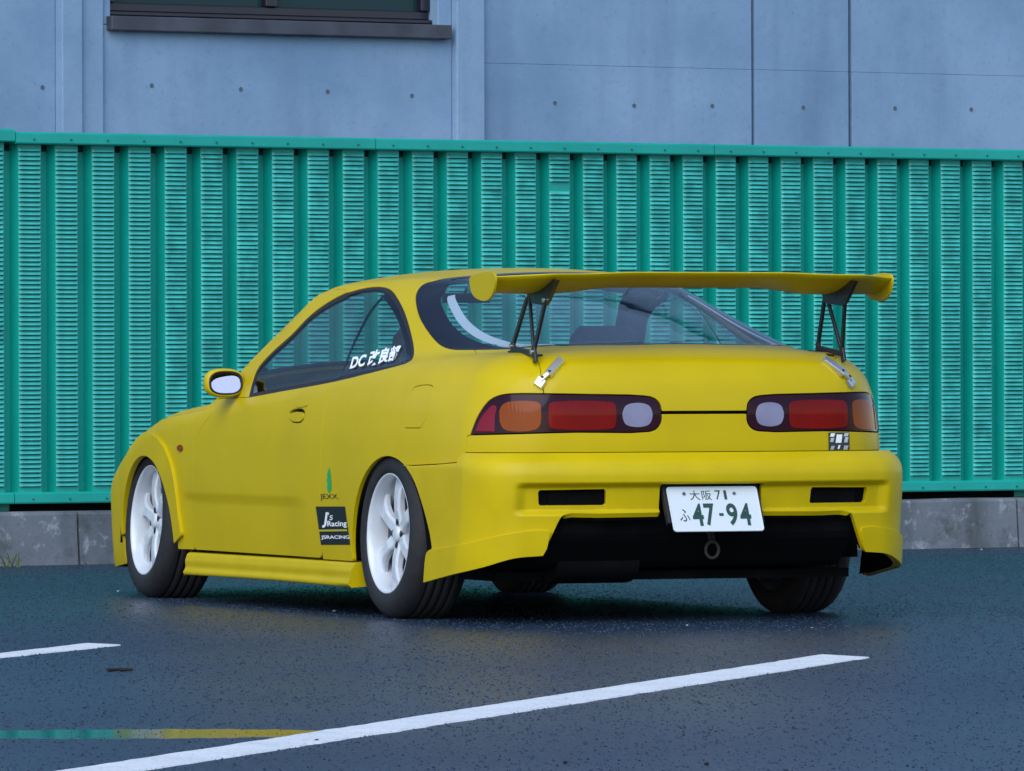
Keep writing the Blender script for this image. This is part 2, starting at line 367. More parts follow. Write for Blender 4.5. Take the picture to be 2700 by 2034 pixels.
# ------------------------------------------------------------------ green louvred fence
ZT_, ZB_, RH = 1.912, .270, .053
J0, J1 = along(30), along(985); PITCH = (along(1871)-J0)/20
fence = empty('louvred_fence', fp(J0, -.05, 0)); tag(fence, 'green louvred metal fence of ribbed sheets along the kerb', 'fence')
def child(o, parent):
    o.parent = parent; o.matrix_parent_inverse = Matrix.Translation(-Vector(parent.location)); return o
RD = .062
for pnl in range(-3, 6):
    a0 = J0+pnl*10*PITCH
    pts = [(0, -RD)]
    for k in range(10):
        base = k*PITCH
        pts += [(base+.135*PITCH, -RD), (base+.185*PITCH, 0), (base+.815*PITCH, 0), (base+.865*PITCH, -RD)]
    pts += [(10*PITCH, -RD)]
    ring_lo = [fp(a0+a, n, ZB_+.02) for a, n in pts]+[fp(a0+a, n-.003, ZB_+.02) for a, n in pts[::-1]]
    ring_hi = [fp(a0+a, n, ZT_-.03) for a, n in pts]+[fp(a0+a, n-.003, ZT_-.03) for a, n in pts[::-1]]
    b = MB(); b.loft([ring_lo, ring_hi], smooth=False); child(b.build('ribbed_sheet', FENCE), fence)
    dz = .004 if pnl < 0 else 0
    for nm, z0, z1, pr in (('top_rail', ZT_-RH, ZT_, .040), ('bottom_rail', ZB_, ZB_+.05, .022)):
        b = MB()
        if nm == 'top_rail': z0 += dz*2; z1 += dz*3
        sec = [(pr, z0), (pr+.004, z0+.006), (pr+.004, z1-.008), (pr-.004, z1), (-.07, z1), (-.07, z0)]
        b.loft([[fp(a0+.002, n, z) for n, z in sec], [fp(a0+10*PITCH-.002, n, z) for n, z in sec]], smooth=False)
        r = child(b.build(nm, FENCE), fence)
        bb = MB()
        for k in range(10):                        # rivets on the rail, one per rib
            p = fp(a0+(k+.5)*PITCH, pr+.004, (z0+z1)/2-.006); q = p+FN*.006
            bb.tube(p, q, .0045, 8)
        bo = bb.build('rivets', MATS['rivet_green'] if 'rivet_green' in MATS else mat('rivet_green', (.004, .12, .11), rough=.5), r); bo['kind'] = 'stuff'
    b = MB(); b.add([fp(a0, -.085, KZ-.01), fp(a0+10*PITCH, -.085, KZ-.01), fp(a0+10*PITCH, -.085, ZB_+.04), fp(a0, -.085, ZB_+.04), fp(a0, -.095, KZ-.01), fp(a0+10*PITCH, -.095, KZ-.01), fp(a0+10*PITCH, -.095, ZB_+.04), fp(a0, -.095, ZB_+.04)], [(0, 1, 2, 3), (5, 4, 7, 6), (3, 2, 6, 7)]); child(b.build('gap_blackout_board', DARK), fence)  # added dark board, blacks out the gap between bottom rail and kerb
    b = MB()
    for k in range(11):                            # dark plates across the rib valleys, just under the top rail
        for s0, s1 in ((-.135, 0), (0, .135)):
            if (k == 0 and s1 <= 0) or (k == 10 and s0 >= 0): continue
            e0, e1 = a0+(k+s0)*PITCH, a0+(k+s1)*PITCH; q0 = -RD+.0015; hgt = .030
            b.add([fp(e0, q0, ZT_-RH-hgt), fp(e1, q0, ZT_-RH-hgt), fp(e1, q0, ZT_-.035), fp(e0, q0, ZT_-.035)], [(0, 1, 2, 3)])
    ob_ = child(b.build('rib_top_plates', RIBTOP), fence); ob_['kind'] = 'stuff'
    # posts behind the joints, with a foot on the kerb
    b = MB(); p = fp(a0, -.12, 0); M3 = Matrix((tuple(FE), tuple(-FN), (0, 0, 1))).transposed()
    b.box(p+np.array([0, 0, (KZ+ZT_)/2]), (.06, .08, ZT_-KZ-.004), M3); child(b.build('post', FENCE), fence)
    b = MB(); pf = fp(a0+.9, -.02, KZ+.006); b.box(pf, (.11, .07, .012), M3)
    for sx in (-.035, .035): b.tube(pf+FE*sx, pf+FE*sx+np.array([0, 0, .026]), .011, 6)
    child(b.build('anchor_plate', STEEL), fence)
# louvres: one shared mesh, pressed hoods proud of each rib
LW = .60*PITCH
def louvre_mesh():
    h = LW/2; t = h-.010
    V = [(-h, 0, .0115), (h, 0, .0115), (t, -.0130, -.0010), (-t, -.0130, -.0010), (t, -.0125, -.0030), (-t, -.0125, -.0030), (-h, -.001, -.0036), (h, -.001, -.0036), (-t, -.001, -.0072), (t, -.001, -.0072)]   # y points away from the camera
    return V, [(0, 3, 2, 1), (3, 5, 4, 2), (5, 6, 7, 4), (0, 6, 5, 3), (1, 2, 4, 7), (6, 8, 9, 7)]
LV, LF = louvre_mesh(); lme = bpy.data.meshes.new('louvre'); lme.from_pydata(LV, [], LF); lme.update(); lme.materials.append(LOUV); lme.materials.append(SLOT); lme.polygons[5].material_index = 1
RZ = math.atan2(FE[1], FE[0])
zs = np.arange(ZB_+.05+.030, ZT_-RH-.022, .0203); nl = 0
bulk = MB(); LVn = np.array(LV)
for pnl in range(-3, 6):
    for k in range(10):
        a = J0+(pnl*10+k+.5)*PITCH; one = (pnl == 0 and k < 4)
        for z in zs:
            if pnl == 1 and k == 5 and abs(z-1.70) < .03: continue      # one blank spot with a dent
            tw = rng.normal()*.0006
            if one and nl < 300:
                o = bpy.data.objects.new('louvre', lme); COL.objects.link(o); o.parent = fence
                o.location = Vector(fp(a, .0005, z+tw))-Vector(fence.location); o.rotation_euler = (0, 0, RZ); nl += 1
            else:
                P = fp(a, .0005, z+tw)[None]+LVn[:, :1]*FE[None]+LVn[:, 1:2]*(-FN*(1+rng.normal()*.12))[None]+LVn[:, 2:]*np.array([[0, 0, 1.]])
                bulk.add(P, LF)
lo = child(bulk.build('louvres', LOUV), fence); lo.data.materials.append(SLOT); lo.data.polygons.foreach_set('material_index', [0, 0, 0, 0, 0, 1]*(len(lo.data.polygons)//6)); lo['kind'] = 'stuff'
# ------------------------------------------------------------------ concrete building behind
WO = -4.4                                             # wall face, metres behind the fence line
bld = empty('concrete_building', fp(0, WO, 0)); tag(bld, 'bluish grey concrete building wall with dark framed window behind the fence', 'building')
def wa(u): return along(u, WO, 150.)
def wz(u, v): return zat(u, v, WO)
def slab(name, a0, a1, z0, z1, n0, n1, m, parent=bld, bev=.006):
    b = MB(); C = [fp(a0, n0, z0), fp(a1, n0, z0), fp(a1, n1, z0), fp(a0, n1, z0), fp(a0, n0, z1), fp(a1, n0, z1), fp(a1, n1, z1), fp(a0, n1, z1)]
    b.add(C, [(3, 2, 1, 0), (4, 5, 6, 7), (0, 1, 5, 4), (1, 2, 6, 5), (2, 3, 7, 6), (3, 0, 4, 7)])
    o = child(b.build(name, m), bld)
    if bev: bevel(o, bev, 2)
    if parent is not bld:
        o.parent = parent; o.matrix_parent_inverse = Matrix.Identity(4)
    return o
HT = 8.5
zw = (wz(285, 78)+wz(1175, 108))/2                     # underside of the window sill
aL, aR = wa(292), wa(1155); zwt = zw+1.75
A = dict(l=wa(-3800), p0=wa(152), p1=wa(206), p2=wa(268), q0=wa(1192), q1=wa(1266), j1=wa(1987), j2=wa(2243), r=wa(6500))
zj = wz(1500, 172)
WD = WO                                              # panel faces
slab('wall_panel', A['l'], A['p0'], 0, HT, WO-.30, WO-.020, WALLC)
slab('pier', A['p0'], A['p1'], 0, HT, WO-.30, WO+.050, PILC)
slab('pier', A['p1']+.001, A['p2'], 0, HT, WO-.30, WO+.022, PILC)
slab('wall_panel', A['p2']+.001, A['q0'], 0, zw+.03, WO-.30, WO, WALLC)
slab('wall_panel', A['p2']+.001, aL, zw+.031, HT, WO-.30, WO-.001, WALLC)
slab('wall_panel', aR, A['q0'], zw+.031, HT, WO-.30, WO-.001, WALLC)
slab('wall_panel', aL+.001, aR-.001, zwt, HT, WO-.30, WO-.002, WALLC)
slab('pier', A['q0']+.001, A['q1'], 0, HT, WO-.30, WO+.048, PILC)
for c0, c1 in ((A['q1']+.001, A['j1']-.011), (A['j1']+.011, A['j2']-.012), (A['j2']+.012, A['r'])):
    slab('wall_panel', c0, c1, 0, zj-.0006, WO-.30, WO-.004, WALLC, bev=.0015); slab('wall_panel', c0, c1, zj+.0006, HT, WO-.30, WO-.0045, WALLC, bev=.0015)
slab('backing_wall', A['l'], A['r'], 0, HT, WO-.6, WO-.302, DARK, bev=0)
slab('roof_slab', A['l']-.1, A['r']+.1, HT+.001, HT+.25, WO-6, WO+.15, PILC)
# window: sill, frame, mullion, panes set back in the opening
slab('window_sill', wa(281), wa(1178), zw, zw+.075, WO-.16, WO+.055, SILLM)
win = slab('window', aL+.004, aR-.004, zw+.080, zw+.082, WO-.13, WO-.06, WFRAME, bev=0)
fr = .045; wm = wa(735); zb0 = zw+.084
slab('frame_rail', aL+.005, aR-.005, zb0, zb0+.020, WO-.145, WO-.05, WFRAME, win, .004)
slab('frame_rail', aL+.005, aR-.005, zb0+.021, zb0+.021+fr, WO-.15, WO-.085, WFRAME, win, .006)
slab('frame_rail', aL+.005, aR-.005, zwt-.08, zwt-.002, WO-.15, WO-.06, WFRAME, win, .006)
for s0, s1 in ((aL+.005, aL+.06), (aR-.06, aR-.005), (wm-.035, wm+.035)):
    slab('frame_stile', s0, s1, zb0+.067, zwt-.081, WO-.15, WO-.072, WFRAME, win, .006)
for s0, s1 in ((aL+.061, wm-.036), (wm+.036, aR-.061)):
    slab('pane', s0, s1, zb0+.068, zwt-.082, WO-.125, WO-.115, BGLASS, win, 0)
# form-tie holes in the concrete
for u, v in ((112, 231), (400, 226), (635, 236), (864, 242), (1086, 253), (1463, 272), (1672, 279), (1878, 280), (2118, 284), (2360, 286), (2561, 289)):
    b = MB(); n0 = WO+(.001 if 270 < u < 1190 else (-.019 if u < 150 else -.003)); a = along(u, n0, v); z = zat(u, v, n0)
    K = 14
    def ringp(r, n): return [fp(a+r*math.cos(2*math.pi*k/K), n, z+r*math.sin(2*math.pi*k/K)) for k in range(K)]
    b.loft([ringp(.012, n0), ringp(.011, n0+.002), ringp(.009, n0+.002), ringp(.0065, n0+.0004)], cap=False)
    b.add(ringp(.0065, n0+.0005), [tuple(range(K))])
    child(b.build('tie_hole', mat('tie_hole_mortar', (.09, .11, .14), rough=.9) if 'tie_hole_mortar' not in MATS else MATS['tie_hole_mortar']), bld)
# ------------------------------------------------------------------ painted bay lines, wet film, small litter on the ground
def strip(name, P, m, z=.004, n=80, jag=.0035, tail=0.):
    """paint strip between two long edges: P = far0, far1, near1, near0 pixels; slightly ragged edges that run down to the asphalt; tail metres more beyond the first end"""
    q = [gpx(u, v)[:2] for u, v in P]; T = [k/n for k in range(n+1)]
    if tail: T = [-tail/np.linalg.norm(q[1]-q[0])*(1-i/8) for i in range(8)]+T
    V = []; Fc = []
    for t in T:
        a = q[0]+(q[1]-q[0])*t; b = q[3]+(q[2]-q[3])*t; d = (b-a)/np.linalg.norm(b-a); a = a+d*rng.normal()*jag; b = b+d*rng.normal()*jag
        V += [(*(a-d*.004), .0004), (*a, z), (*b, z), (*(b+d*.004), .0004)]
    for k in range(len(T)-1):
        for j in range(3): Fc.append((4*k+j, 4*k+j+1, 4*k+j+5, 4*k+j+4))
    return mk(name, V, [f[::-1] for f in Fc], m)
tag(strip('painted_bay_line', [(179, 2034), (2168, 1729), (2290, 1736), (374, 2034)], PAINT, tail=3.), kind='structure')
tag(strip('painted_bay_line', [(-400, 1773), (230, 1699), (317, 1703), (-400, 1779)], PAINT, n=30, tail=2.), kind='structure')
# shallow wet film over a slight fall in the asphalt
V = []; Fc = []; nx = 60
for i in range(nx+1):
    t = i/nx; u = -300+1230*t; vc = 1939-2*t; w0 = 12*math.sin(math.pi*t)**.6+.6*math.sin(i*.9)+.8*math.sin(i*2.3)
    w1 = w0+(8*max(0, t-.45)); pn, pf = gpx(u, vc+w0), gpx(u, vc-w1); d = np.array([0, .012, 0])
    V += [(*(pn-d)[:2], .0003), (*pn[:2], .0018), (*((pn+pf)/2)[:2], .0019), (*pf[:2], .0018), (*(pf+d)[:2], .0003)]
for i in range(nx):
    for j in range(4): a = i*5+j; Fc.append((a, a+5, a+6, a+1))
tag(mk('puddle', V, Fc, WATER), kind='structure')
def pebble(u, v, r, m, label, name='pebble', cat='stone', grp=None, fl=.6):
    b = MB(); p = gpx(u, v); rings = []
    for k in range(5):
        ph = math.pi*(k+.5)/5; rings.append([p+np.array([r*math.sin(ph)*math.cos(t)*(1+.25*rng.normal()*.5), r*math.sin(ph)*math.sin(t), r*fl*(1-math.cos(ph))*.98]) for t in np.linspace(0, 2*math.pi, 8)[:-1]])
    b.loft(rings[::-1], smooth=True); return tag(b.build(name, m), label, cat, grp)
def px_r(v, px): return px*gpx(1350, v)[1]/CF/2
for u, v, px, m, lab in ((312, 1562, 9, STONE, 'small pale stone beside the car front wheel'), (835, 2000-43, 14, TWIG, 'dark crumb lying on the long white bay line'), (1492, 1846, 9, TWIG, 'tiny black speck on the middle of the white bay line'),
        (224, 1868, 7, TWIG, 'tiny dark grit speck on bare asphalt near the green wet streak'), (881, 1614, 9, STONE, 'pale stone under the car sill by the rear wheel'), (1490, 2014, 14, TWIG, 'dark leaf scrap on bare asphalt in front of the long white bay line'), (1863, 2018, 14, TWIG, 'dark leaf scrap on bare asphalt in front of the long white bay line'),
        (2588, 1452, 8, STONE, 'small white stone at the kerb foot past the rear bumper'), (2141, 1658, 7, STONE, 'pale stone on asphalt behind the right rear wheel'), (1812, 1651, 7, STONE, 'pale stone on asphalt below the number plate')):
    pebble(u, v, px_r(v, px), m, lab, 'leaf_scrap' if 'leaf' in lab else 'pebble', 'leaf' if 'leaf' in lab else 'stone', 'leaf scraps on the asphalt' if 'leaf' in lab else None)
b = MB(); p, q = gpx(283, 1772), gpx(350, 1771); mid = (p+q)/2+np.array([0, .015, 0])
for s0, s1 in ((p, mid), (mid, q)): b.tube(s0+np.array([0, 0, .005]), s1+np.array([0, 0, .006]), .0055, 6, .004)
tag(b.build('twig', TWIG), 'short dark twig lying on asphalt below the short bay line', 'twig')
def tuft(u, v, h, n, m, label):
    b = MB(); p0 = gpx(u, v)
    for k in range(n):
        p = p0+np.array([rng.normal()*.04, rng.normal()*.02, 0]); d = np.array([rng.normal()*.5, rng.normal()*.4, 1.]); d /= np.linalg.norm(d); hh = h*rng.uniform(.5, 1.1)
        s = np.array([rng.normal(), rng.normal(), 0]); s = s/np.linalg.norm(s)*.004; mid = p+d*hh*.6; tip = p+d*hh+np.array([d[0]*.5*hh, d[1]*.5*hh, -.15*hh])
        b.add([p-s, p+s, mid+s*.8, mid-s*.8, tip], [(0, 1, 2, 3), (3, 2, 4)])
    return tag(b.build('weed_tuft', m), label, 'weed', 'weeds along the kerb')
tuft(10, 1496, .09, 16, GRASSM, 'green weed tuft at the kerb foot, beside the lichen blotched block'); tuft(268, 1486, .075, 14, STRAW, 'dry straw weed at kerb foot next to the car front bumper')
tuft(190, 1489, .04, 12, STRAW, 'low straw weed at the joint between the two kerb blocks'); tuft(305, 1484, .06, 12, GRASSM, 'small green weed right beside the front bumper corner')

# coarse aggregate standing proud of the worn asphalt
def grit(n):
    Y = np.sqrt(rng.uniform(11.5**2, 34.**2, n*2)); X = rng.uniform(-1, 1, n*2)*(.0711*34+1.6); keep = np.abs(X) < .0711*Y+1.6; X, Y = X[keep][:n], Y[keep][:n]; n = len(X)
    K = np.stack([X, Y], 1)-FA[None, :2]; ok = K@FN[:2] > .16; X, Y = X[ok], Y[ok]; n = len(X)
    r = rng.uniform(.0025, .0060, n); h = r*rng.uniform(.35, .8, n); a = rng.uniform(0, 6.28, n); V = np.zeros((n, 4, 3))
    for k in range(3):
        q = a+k*2.094+rng.uniform(-.4, .4, n); V[:, k, 0] = X+r*np.cos(q); V[:, k, 1] = Y+r*np.sin(q); V[:, k, 2] = -.0004
    V[:, 3, 0] = X+r*rng.uniform(-.3, .3, n); V[:, 3, 1] = Y+r*rng.uniform(-.3, .3, n); V[:, 3, 2] = h
    b = np.arange(n)[:, None]*4; T = np.concatenate([b+np.array([[0, 1, 3]]), b+np.array([[1, 2, 3]]), b+np.array([[2, 0, 3]])], 1).reshape(-1, 3)
    me = bpy.data.meshes.new('asphalt_grit'); me.vertices.add(n*4); me.vertices.foreach_set('co', V.ravel()); me.loops.add(len(T)*3); me.loops.foreach_set('vertex_index', T.ravel().astype(np.int32))
    me.polygons.add(len(T)); me.polygons.foreach_set('loop_start', np.arange(0, len(T)*3, 3, dtype=np.int32)); me.update(calc_edges=True); me.validate()
    return tag(link('asphalt_grit', me, GRITM), 'coarse grey stone grit in the worn asphalt surface', 'grit', kind='stuff')
grit(150000)
# ------------------------------------------------------------------ car: implicit body surface
car = empty('yellow_coupe', (CX, CY, 0), math.pi/2+PSI)
tag(car, 'lowered yellow three-door coupe with big rear wing and white wheels', 'car')
def spl(xs,ys):
    # monotone-ish cubic (PCHIP) interpolation, linear extrapolation
    xs=np.array(xs,float); ys=np.array(ys,float); h=np.diff(xs); d=np.diff(ys)/h
    m=np.zeros(len(xs)); m[0]=d[0]; m[-1]=d[-1]
    for i in range(1,len(xs)-1):
        if d[i-1]*d[i]>0:
            w1=2*h[i]+h[i-1]; w2=h[i]+2*h[i-1]; m[i]=(w1+w2)/(w1/d[i-1]+w2/d[i])
    def f(x):
        x=np.asarray(x,float); k=np.clip(np.searchsorted(xs,x)-1,0,len(xs)-2)
        t=(x-xs[k])/h[k]; tc=np.clip(t,0,1)
        t2=tc*tc;t3=t2*tc
        v=(2*t3-3*t2+1)*ys[k]+(t3-2*t2+tc)*h[k]*m[k]+(-2*t3+3*t2)*ys[k+1]+(t3-t2)*h[k]*m[k+1]
        return v+np.where(t<0,(x-xs[0])*m[0],0)+np.where(t>1,(x-xs[-1])*m[-1],0)
    return f
def smax(a,b,k):
    a2=np.maximum(a+k,0); b2=np.maximum(b+k,0)
    return np.minimum(-k,np.maximum(a,b))+np.sqrt(a2*a2+b2*b2)
def smin(a,b,k): return -smax(-a,-b,k)
W0=spl([.05,.15,.30,.45,.60,.70,.80,.88,1.0],[.800,.818,.828,.832,.828,.816,.790,.758,.70])
XR=spl([.2,.5,.62,.70,.78,.84,.90],[-.84,-.86,-.866,-.866,-.858,-.845,-.825])
ZT=spl([-.9,-.6,-.2,.2,.8,1.6,2.1,2.4,2.65,2.85,3.0,3.15,3.35],[.885,.900,.895,.875,.825,.757,.722,.696,.652,.603,.555,.50,.43])
ZC=spl([-.95,-.82,-.66,-.45,-.2,0,.2,.45,.7,1.0,1.25,1.5,1.8,2.1,2.4],[.84,.885,.935,.995,1.065,1.118,1.162,1.199,1.215,1.218,1.196,1.112,.978,.83,.68])
WB=spl([-.9,-.6,-.3,.0,.4,.8,1.3,1.8,2.4],[.55,.575,.61,.655,.712,.748,.765,.755,.72])  # half width at z=.90
WU=spl([-.9,-.6,-.3,.0,.4,.8,1.3,1.8,2.4],[.33,.35,.375,.435,.545,.625,.66,.66,.62])  # half width at z=1.12
KG=spl([-.8,0,.6,1.0,2.0],[.12,.13,.11,.055,.045])
KS=spl([-.8,-.2,.3,2.2,2.8],[.115,.10,.06,.07,.11])
def Fbody(x,y,z,top=True):
    ay=np.abs(y)
    tp=.085*np.maximum(.25-x,0)**2+.075*np.maximum(x-2.25,0)**2
    cz=np.clip((z-.372)/.03,0,1); cx=np.clip((x-.74)/.2,0,1)*np.clip((2.12-x)/.1,0,1)
    ds=ay-(W0(z)-tp-.006*(1-cz*cz*(3-2*cz))*cx)
    dr=XR(z)+.13*y*y+.10*y**4-x
    df=x-(3.42-.30*y*y-.25*np.maximum(z-.35,0)**2*4)
    dt=(z-ZT(x)-.02*(1-(ay/.8)**2))
    d=smax(ds,dr,.19); d=smax(d,df,.16)
    if top: d=smax(d,dt,KS(x))
    return d
def Fgreen(x,y,z):
    ay=np.abs(y)
    wu=WU(x);wb=WB(x)
    gs=(ay-(wb+(wu-wb)*(z-.90)/.22))*.9
    c=np.clip((x-.9)/.6,0,1)
    xx=x+.16*(ay/.7)**2*c*c*(3-2*c)
    gt=(z-(ZC(xx)-.060*(ay/.6)**2))*.93
    return np.maximum(smax(gs,gt,KG(x)),Fbody(x,y,z,False)+.02)
def F(x,y,z):
    return smin(Fbody(x,y,z),Fgreen(x,y,z),.03)
WBP = spl([.05, .13, .25, .45, .52, .555, .575, .60], [.822, .832, .834, .834, .832, .818, .800, .775])
XBP = spl([.10, .30, .36, .45, .50, .535, .560, .578, .60], [-.900, -.928, -.935, -.948, -.952, -.942, -.918, -.888, -.86])
def sbox(v, a, b, w):
    t0 = np.clip((v-a)/w+.5, 0, 1); t1 = np.clip((b-v)/w+.5, 0, 1)
    return t0*t0*(3-2*t0)*t1*t1*(3-2*t1)
def Fbump(x, y, z):
    ay = np.abs(y)
    tp = .032*np.maximum(.25-x, 0)**2
    ds = ay-(WBP(z)-tp)
    rec = .026*sbox(z, .376, .466, .022)*sbox(ay, -1, .665, .055)
    dr = XBP(z)+rec+.12*y*y+.12*y**4-x
    return smax(ds, dr, .15)
def Fdoor(x, y, z):      # body side with the pressed crease low on the door
    return F(x, y, z)
def grad(Fn, P):
    h = 5e-4; x, y, z = P[:, 0], P[:, 1], P[:, 2]
    g = np.stack([Fn(x+h, y, z)-Fn(x-h, y, z), Fn(x, y+h, z)-Fn(x, y-h, z), Fn(x, y, z+h)-Fn(x, y, z-h)], 1)
    return g/np.maximum(np.linalg.norm(g, axis=1), 1e-9)[:, None]
def cast(Fn, O, D, tmax, n=90):
    """march from outside, first crossing, bisection"""
    O = np.atleast_2d(O); D = np.atleast_2d(D); N = len(O); ts = np.linspace(0, tmax, n)
    prev = Fn(*(O.T)); lo = np.full(N, np.nan); hi = np.full(N, np.nan); best = np.full(N, 1e9); bt = np.zeros(N)
    for i in range(1, n):
        P = O+D*ts[i]; c = Fn(P[:, 0], P[:, 1], P[:, 2])
        hit = np.isnan(lo) & (prev > 0) & (c <= 0); lo[hit] = ts[i-1]; hi[hit] = ts[i]
        nb = c < best; best[nb] = c[nb]; bt[nb] = ts[i]; prev = c
    miss = np.isnan(lo); lo[miss] = bt[miss]; hi[miss] = bt[miss]
    for _ in range(17):
        m = (lo+hi)/2; P = O+D*m[:, None]; c = Fn(P[:, 0], P[:, 1], P[:, 2]) > 0; lo = np.where(c, m, lo); hi = np.where(c, hi, m)
    return O+D*((lo+hi)/2)[:, None], miss
def px(pts, Fn=None):
    """photograph pixels -> points on the body surface (car coordinates)"""
    Fn = Fn or F; R = [ray_car(*p) for p in pts]; O = np.array([r[0] for r in R]); D = np.array([r[1] for r in R])
    return cast(Fn, O+D*23.2, D, 5.6, 190)[0]
# chart over side, corners, tail: s runs round the car from the middle of the tail (positive = left), t climbs and then leans in over the top
XC, YC, RR, ZP, R2, XFc = -.45, .40, .40, .78, .35, 2.95
S1 = YC; S2 = YC+RR*math.pi/2; S3 = S2+XFc-XC; S4 = S3+RR*math.pi/2
def chart_rays(Q):
    s, t = np.asarray(Q)[:, 0], np.asarray(Q)[:, 1]; sg = np.sign(s); a = np.abs(s)
    ang = np.where(a < S1, 0., np.where(a < S2, (a-S1)/RR, np.where(a < S3, math.pi/2, np.where(a < S4, math.pi/2+(a-S3)/RR, math.pi))))
    px_ = np.where(a < S2, XC, np.where(a < S3, XC+a-S2, XFc)); py_ = np.where(a < S1, a, np.where(a < S4, YC, YC-(a-S4)))
    e = np.maximum(t-ZP, 0)/R2; pz = np.minimum(t, ZP)
    D = np.stack([-np.cos(ang)*np.cos(e), np.sin(ang)*np.cos(e)*sg, np.sin(e)], 1); Pv = np.stack([px_, py_*sg, pz], 1)
    return Pv+D*1.2, -D
def to_chart(P):
    P = np.atleast_2d(P); x, y, z = P.T; sg = np.where(y < 0, -1., 1.); ay = np.abs(y); out = []
    for i in range(len(P)):
        if x[i] <= XC:
            if ay[i] <= YC: s = ay[i]; rho = XC-x[i]
            else: an = math.atan2(ay[i]-YC, XC-x[i]); s = S1+RR*an; rho = math.hypot(ay[i]-YC, XC-x[i])
        elif x[i] <= XFc: s = S2+x[i]-XC; rho = ay[i]-YC
        else: an = math.atan2(x[i]-XFc, ay[i]-YC); s = S3+RR*an; rho = math.hypot(ay[i]-YC, x[i]-XFc)
        t = z[i] if z[i] <= ZP else ZP+R2*math.atan2(z[i]-ZP, max(rho, 1e-3))
        out.append((s*sg[i], t))
    return np.array(out)
def top_rays(Q):
    Q = np.asarray(Q); return np.stack([Q[:, 0], Q[:, 1], np.full(len(Q), 1.6)], 1), np.tile([0, 0, -1.], (len(Q), 1))
def to_top(P): return np.atleast_2d(P)[:, :2].copy()
def sx(x, z): return (S2+x-XC, z)                      # chart point on the left flank
def surf(Q, rays=chart_rays, Fn=None, off=0.):
    Fn = Fn or F; O, D = rays(np.asarray(Q, float)); P, miss = cast(Fn, O, D, 1.18 if rays is chart_rays else 1.4); N = grad(Fn, P)
    return P+N*off, N
def panel(name, loops, m, parent=car, rays=chart_rays, Fn=None, off=0., res=.03, edge=None, flange=.016, gap=.0022, side=1, lip=None, dir2=None):
    """skin one panel: outline (and holes) in the chart, meshed, put on the surface, its edge turned inwards"""
    Fn = Fn or F
    L = [inset(clean(l), gap if i == 0 else -gap) if gap else clean(l) for i, l in enumerate(loops)]
    edge = edge or res*.6
    vv, ff = cdt(L, res, edge); P, N = surf(vv, rays, Fn, off)
    a, b, c = P[ff[:, 0]], P[ff[:, 1]], P[ff[:, 2]]; fn = np.cross(b-a, c-a); flip = (fn*N[ff[:, 0]]).sum(1) < 0; ff[flip] = ff[flip][:, ::-1]
    V = [p for p in P]; NN = [n for n in N]; Fc = [tuple(f) for f in ff]
    if flange:
        cnt = {}
        for f in Fc:
            for i in range(3):
                e = (f[i], f[(i+1) % 3]); cnt[e] = cnt.get(e, 0)+1
        bd = [e for e in cnt if (e[1], e[0]) not in cnt]; tang = {}
        for i, j in bd:
            w = np.cross(P[j]-P[i], N[i]); w /= max(np.linalg.norm(w), 1e-9)
            tang.setdefault(i, []).append(w); tang.setdefault(j, []).append(w)
        idx = {}
        for i in tang:
            w = np.mean(tang[i], axis=0); w /= max(np.linalg.norm(w), 1e-9); k = len(V)
            n1 = N[i]*.55+w*.83
            V += [P[i], P[i]-N[i]*.0022+w*.0012, P[i]-N[i]*.0022+w*.0012, P[i]-N[i]*flange]; NN += [N[i], n1/np.linalg.norm(n1), w, w]; idx[i] = k
        for i, j in bd:
            a, b = idx[i], idx[j]
            Fc += [(b, a, a+1, b+1), (b+2, a+2, a+3, b+3)]
    V = np.array(V); NN = np.array(NN)
    if side < 0:
        V = V*np.array([1, -1, 1]); NN = NN*np.array([1, -1, 1]); Fc = [f[::-1] for f in Fc]
    return mk(name, V, Fc, m, parent, normals=NN)
def both(name, loops, m, **k): return panel(name, loops, m, side=1, **k), panel(name, loops, m, side=-1, **k)
def rail(xs, kind=None, thr=.70):
    """chart points where the flank has leaned over to the roof (roof seam) at stations xs"""
    out = []
    for x in xs:
        thr = .70 if kind == 'hood' else .70+.22*min(1, max(0, (1.15-x)/.45))
        ts = np.linspace(.40, .80, 90) if kind == 'hood' else np.linspace(.86, 1.30, 90); Q = np.stack([np.full(90, S2+x-XC), ts], 1); P, N = surf(Q)
        k = np.argmax(N[:, 2] > thr); out.append((S2+x-XC, ts[k]))
    return out
C = lambda pts, Fn=None: [tuple(q) for q in to_chart(px(pts, Fn))]
SC = lambda pts, n=5, Fn=None: [tuple(q) for q in to_chart(px(smooth_curve(pts, n), Fn))]
mir = lambda pts: [(-a, b) for a, b in pts][::-1]
# ---- traced lines (photograph pixels on the left flank and tail)
DLO_TOP = [(654, 1048), (664, 1008), (677, 974), (712, 933), (766, 884), (818, 831), (872, 793), (926, 768), (980, 756), (1012, 757), (1030, 765), (1046, 785), (1065, 822), (1081, 873), (1090, 917), (1090, 936), (1084, 950), (1070, 959)]
DLO_BOT = [(1070, 959), (1021, 972), (880, 1006), (750, 1030), (654, 1048)]
GL_L = [(1251, 923), (1190, 921), (1160, 909), (1129, 875), (1105, 833), (1096, 784), (1103, 763), (1120, 748), (1145, 741)]
TLO = [(1239, 1148), (1254, 1108), (1270, 1079), (1292, 1054), (1319, 1042), (1352, 1038), (1434, 1038)]
TLI = [(1434, 1038), (1552, 1040), (1700, 1044), (1725, 1050), (1740, 1064), (1745, 1085)]
TLB = [(1745, 1092), (1744, 1112), (1733, 1130), (1712, 1139), (1525, 1141), (1362, 1145), (1239, 1148)]
HSEAM = [(1434, 1038), (1428, 1000), (1417, 950), (1400, 944), (1340, 939), (1256, 932), (1251, 923)]
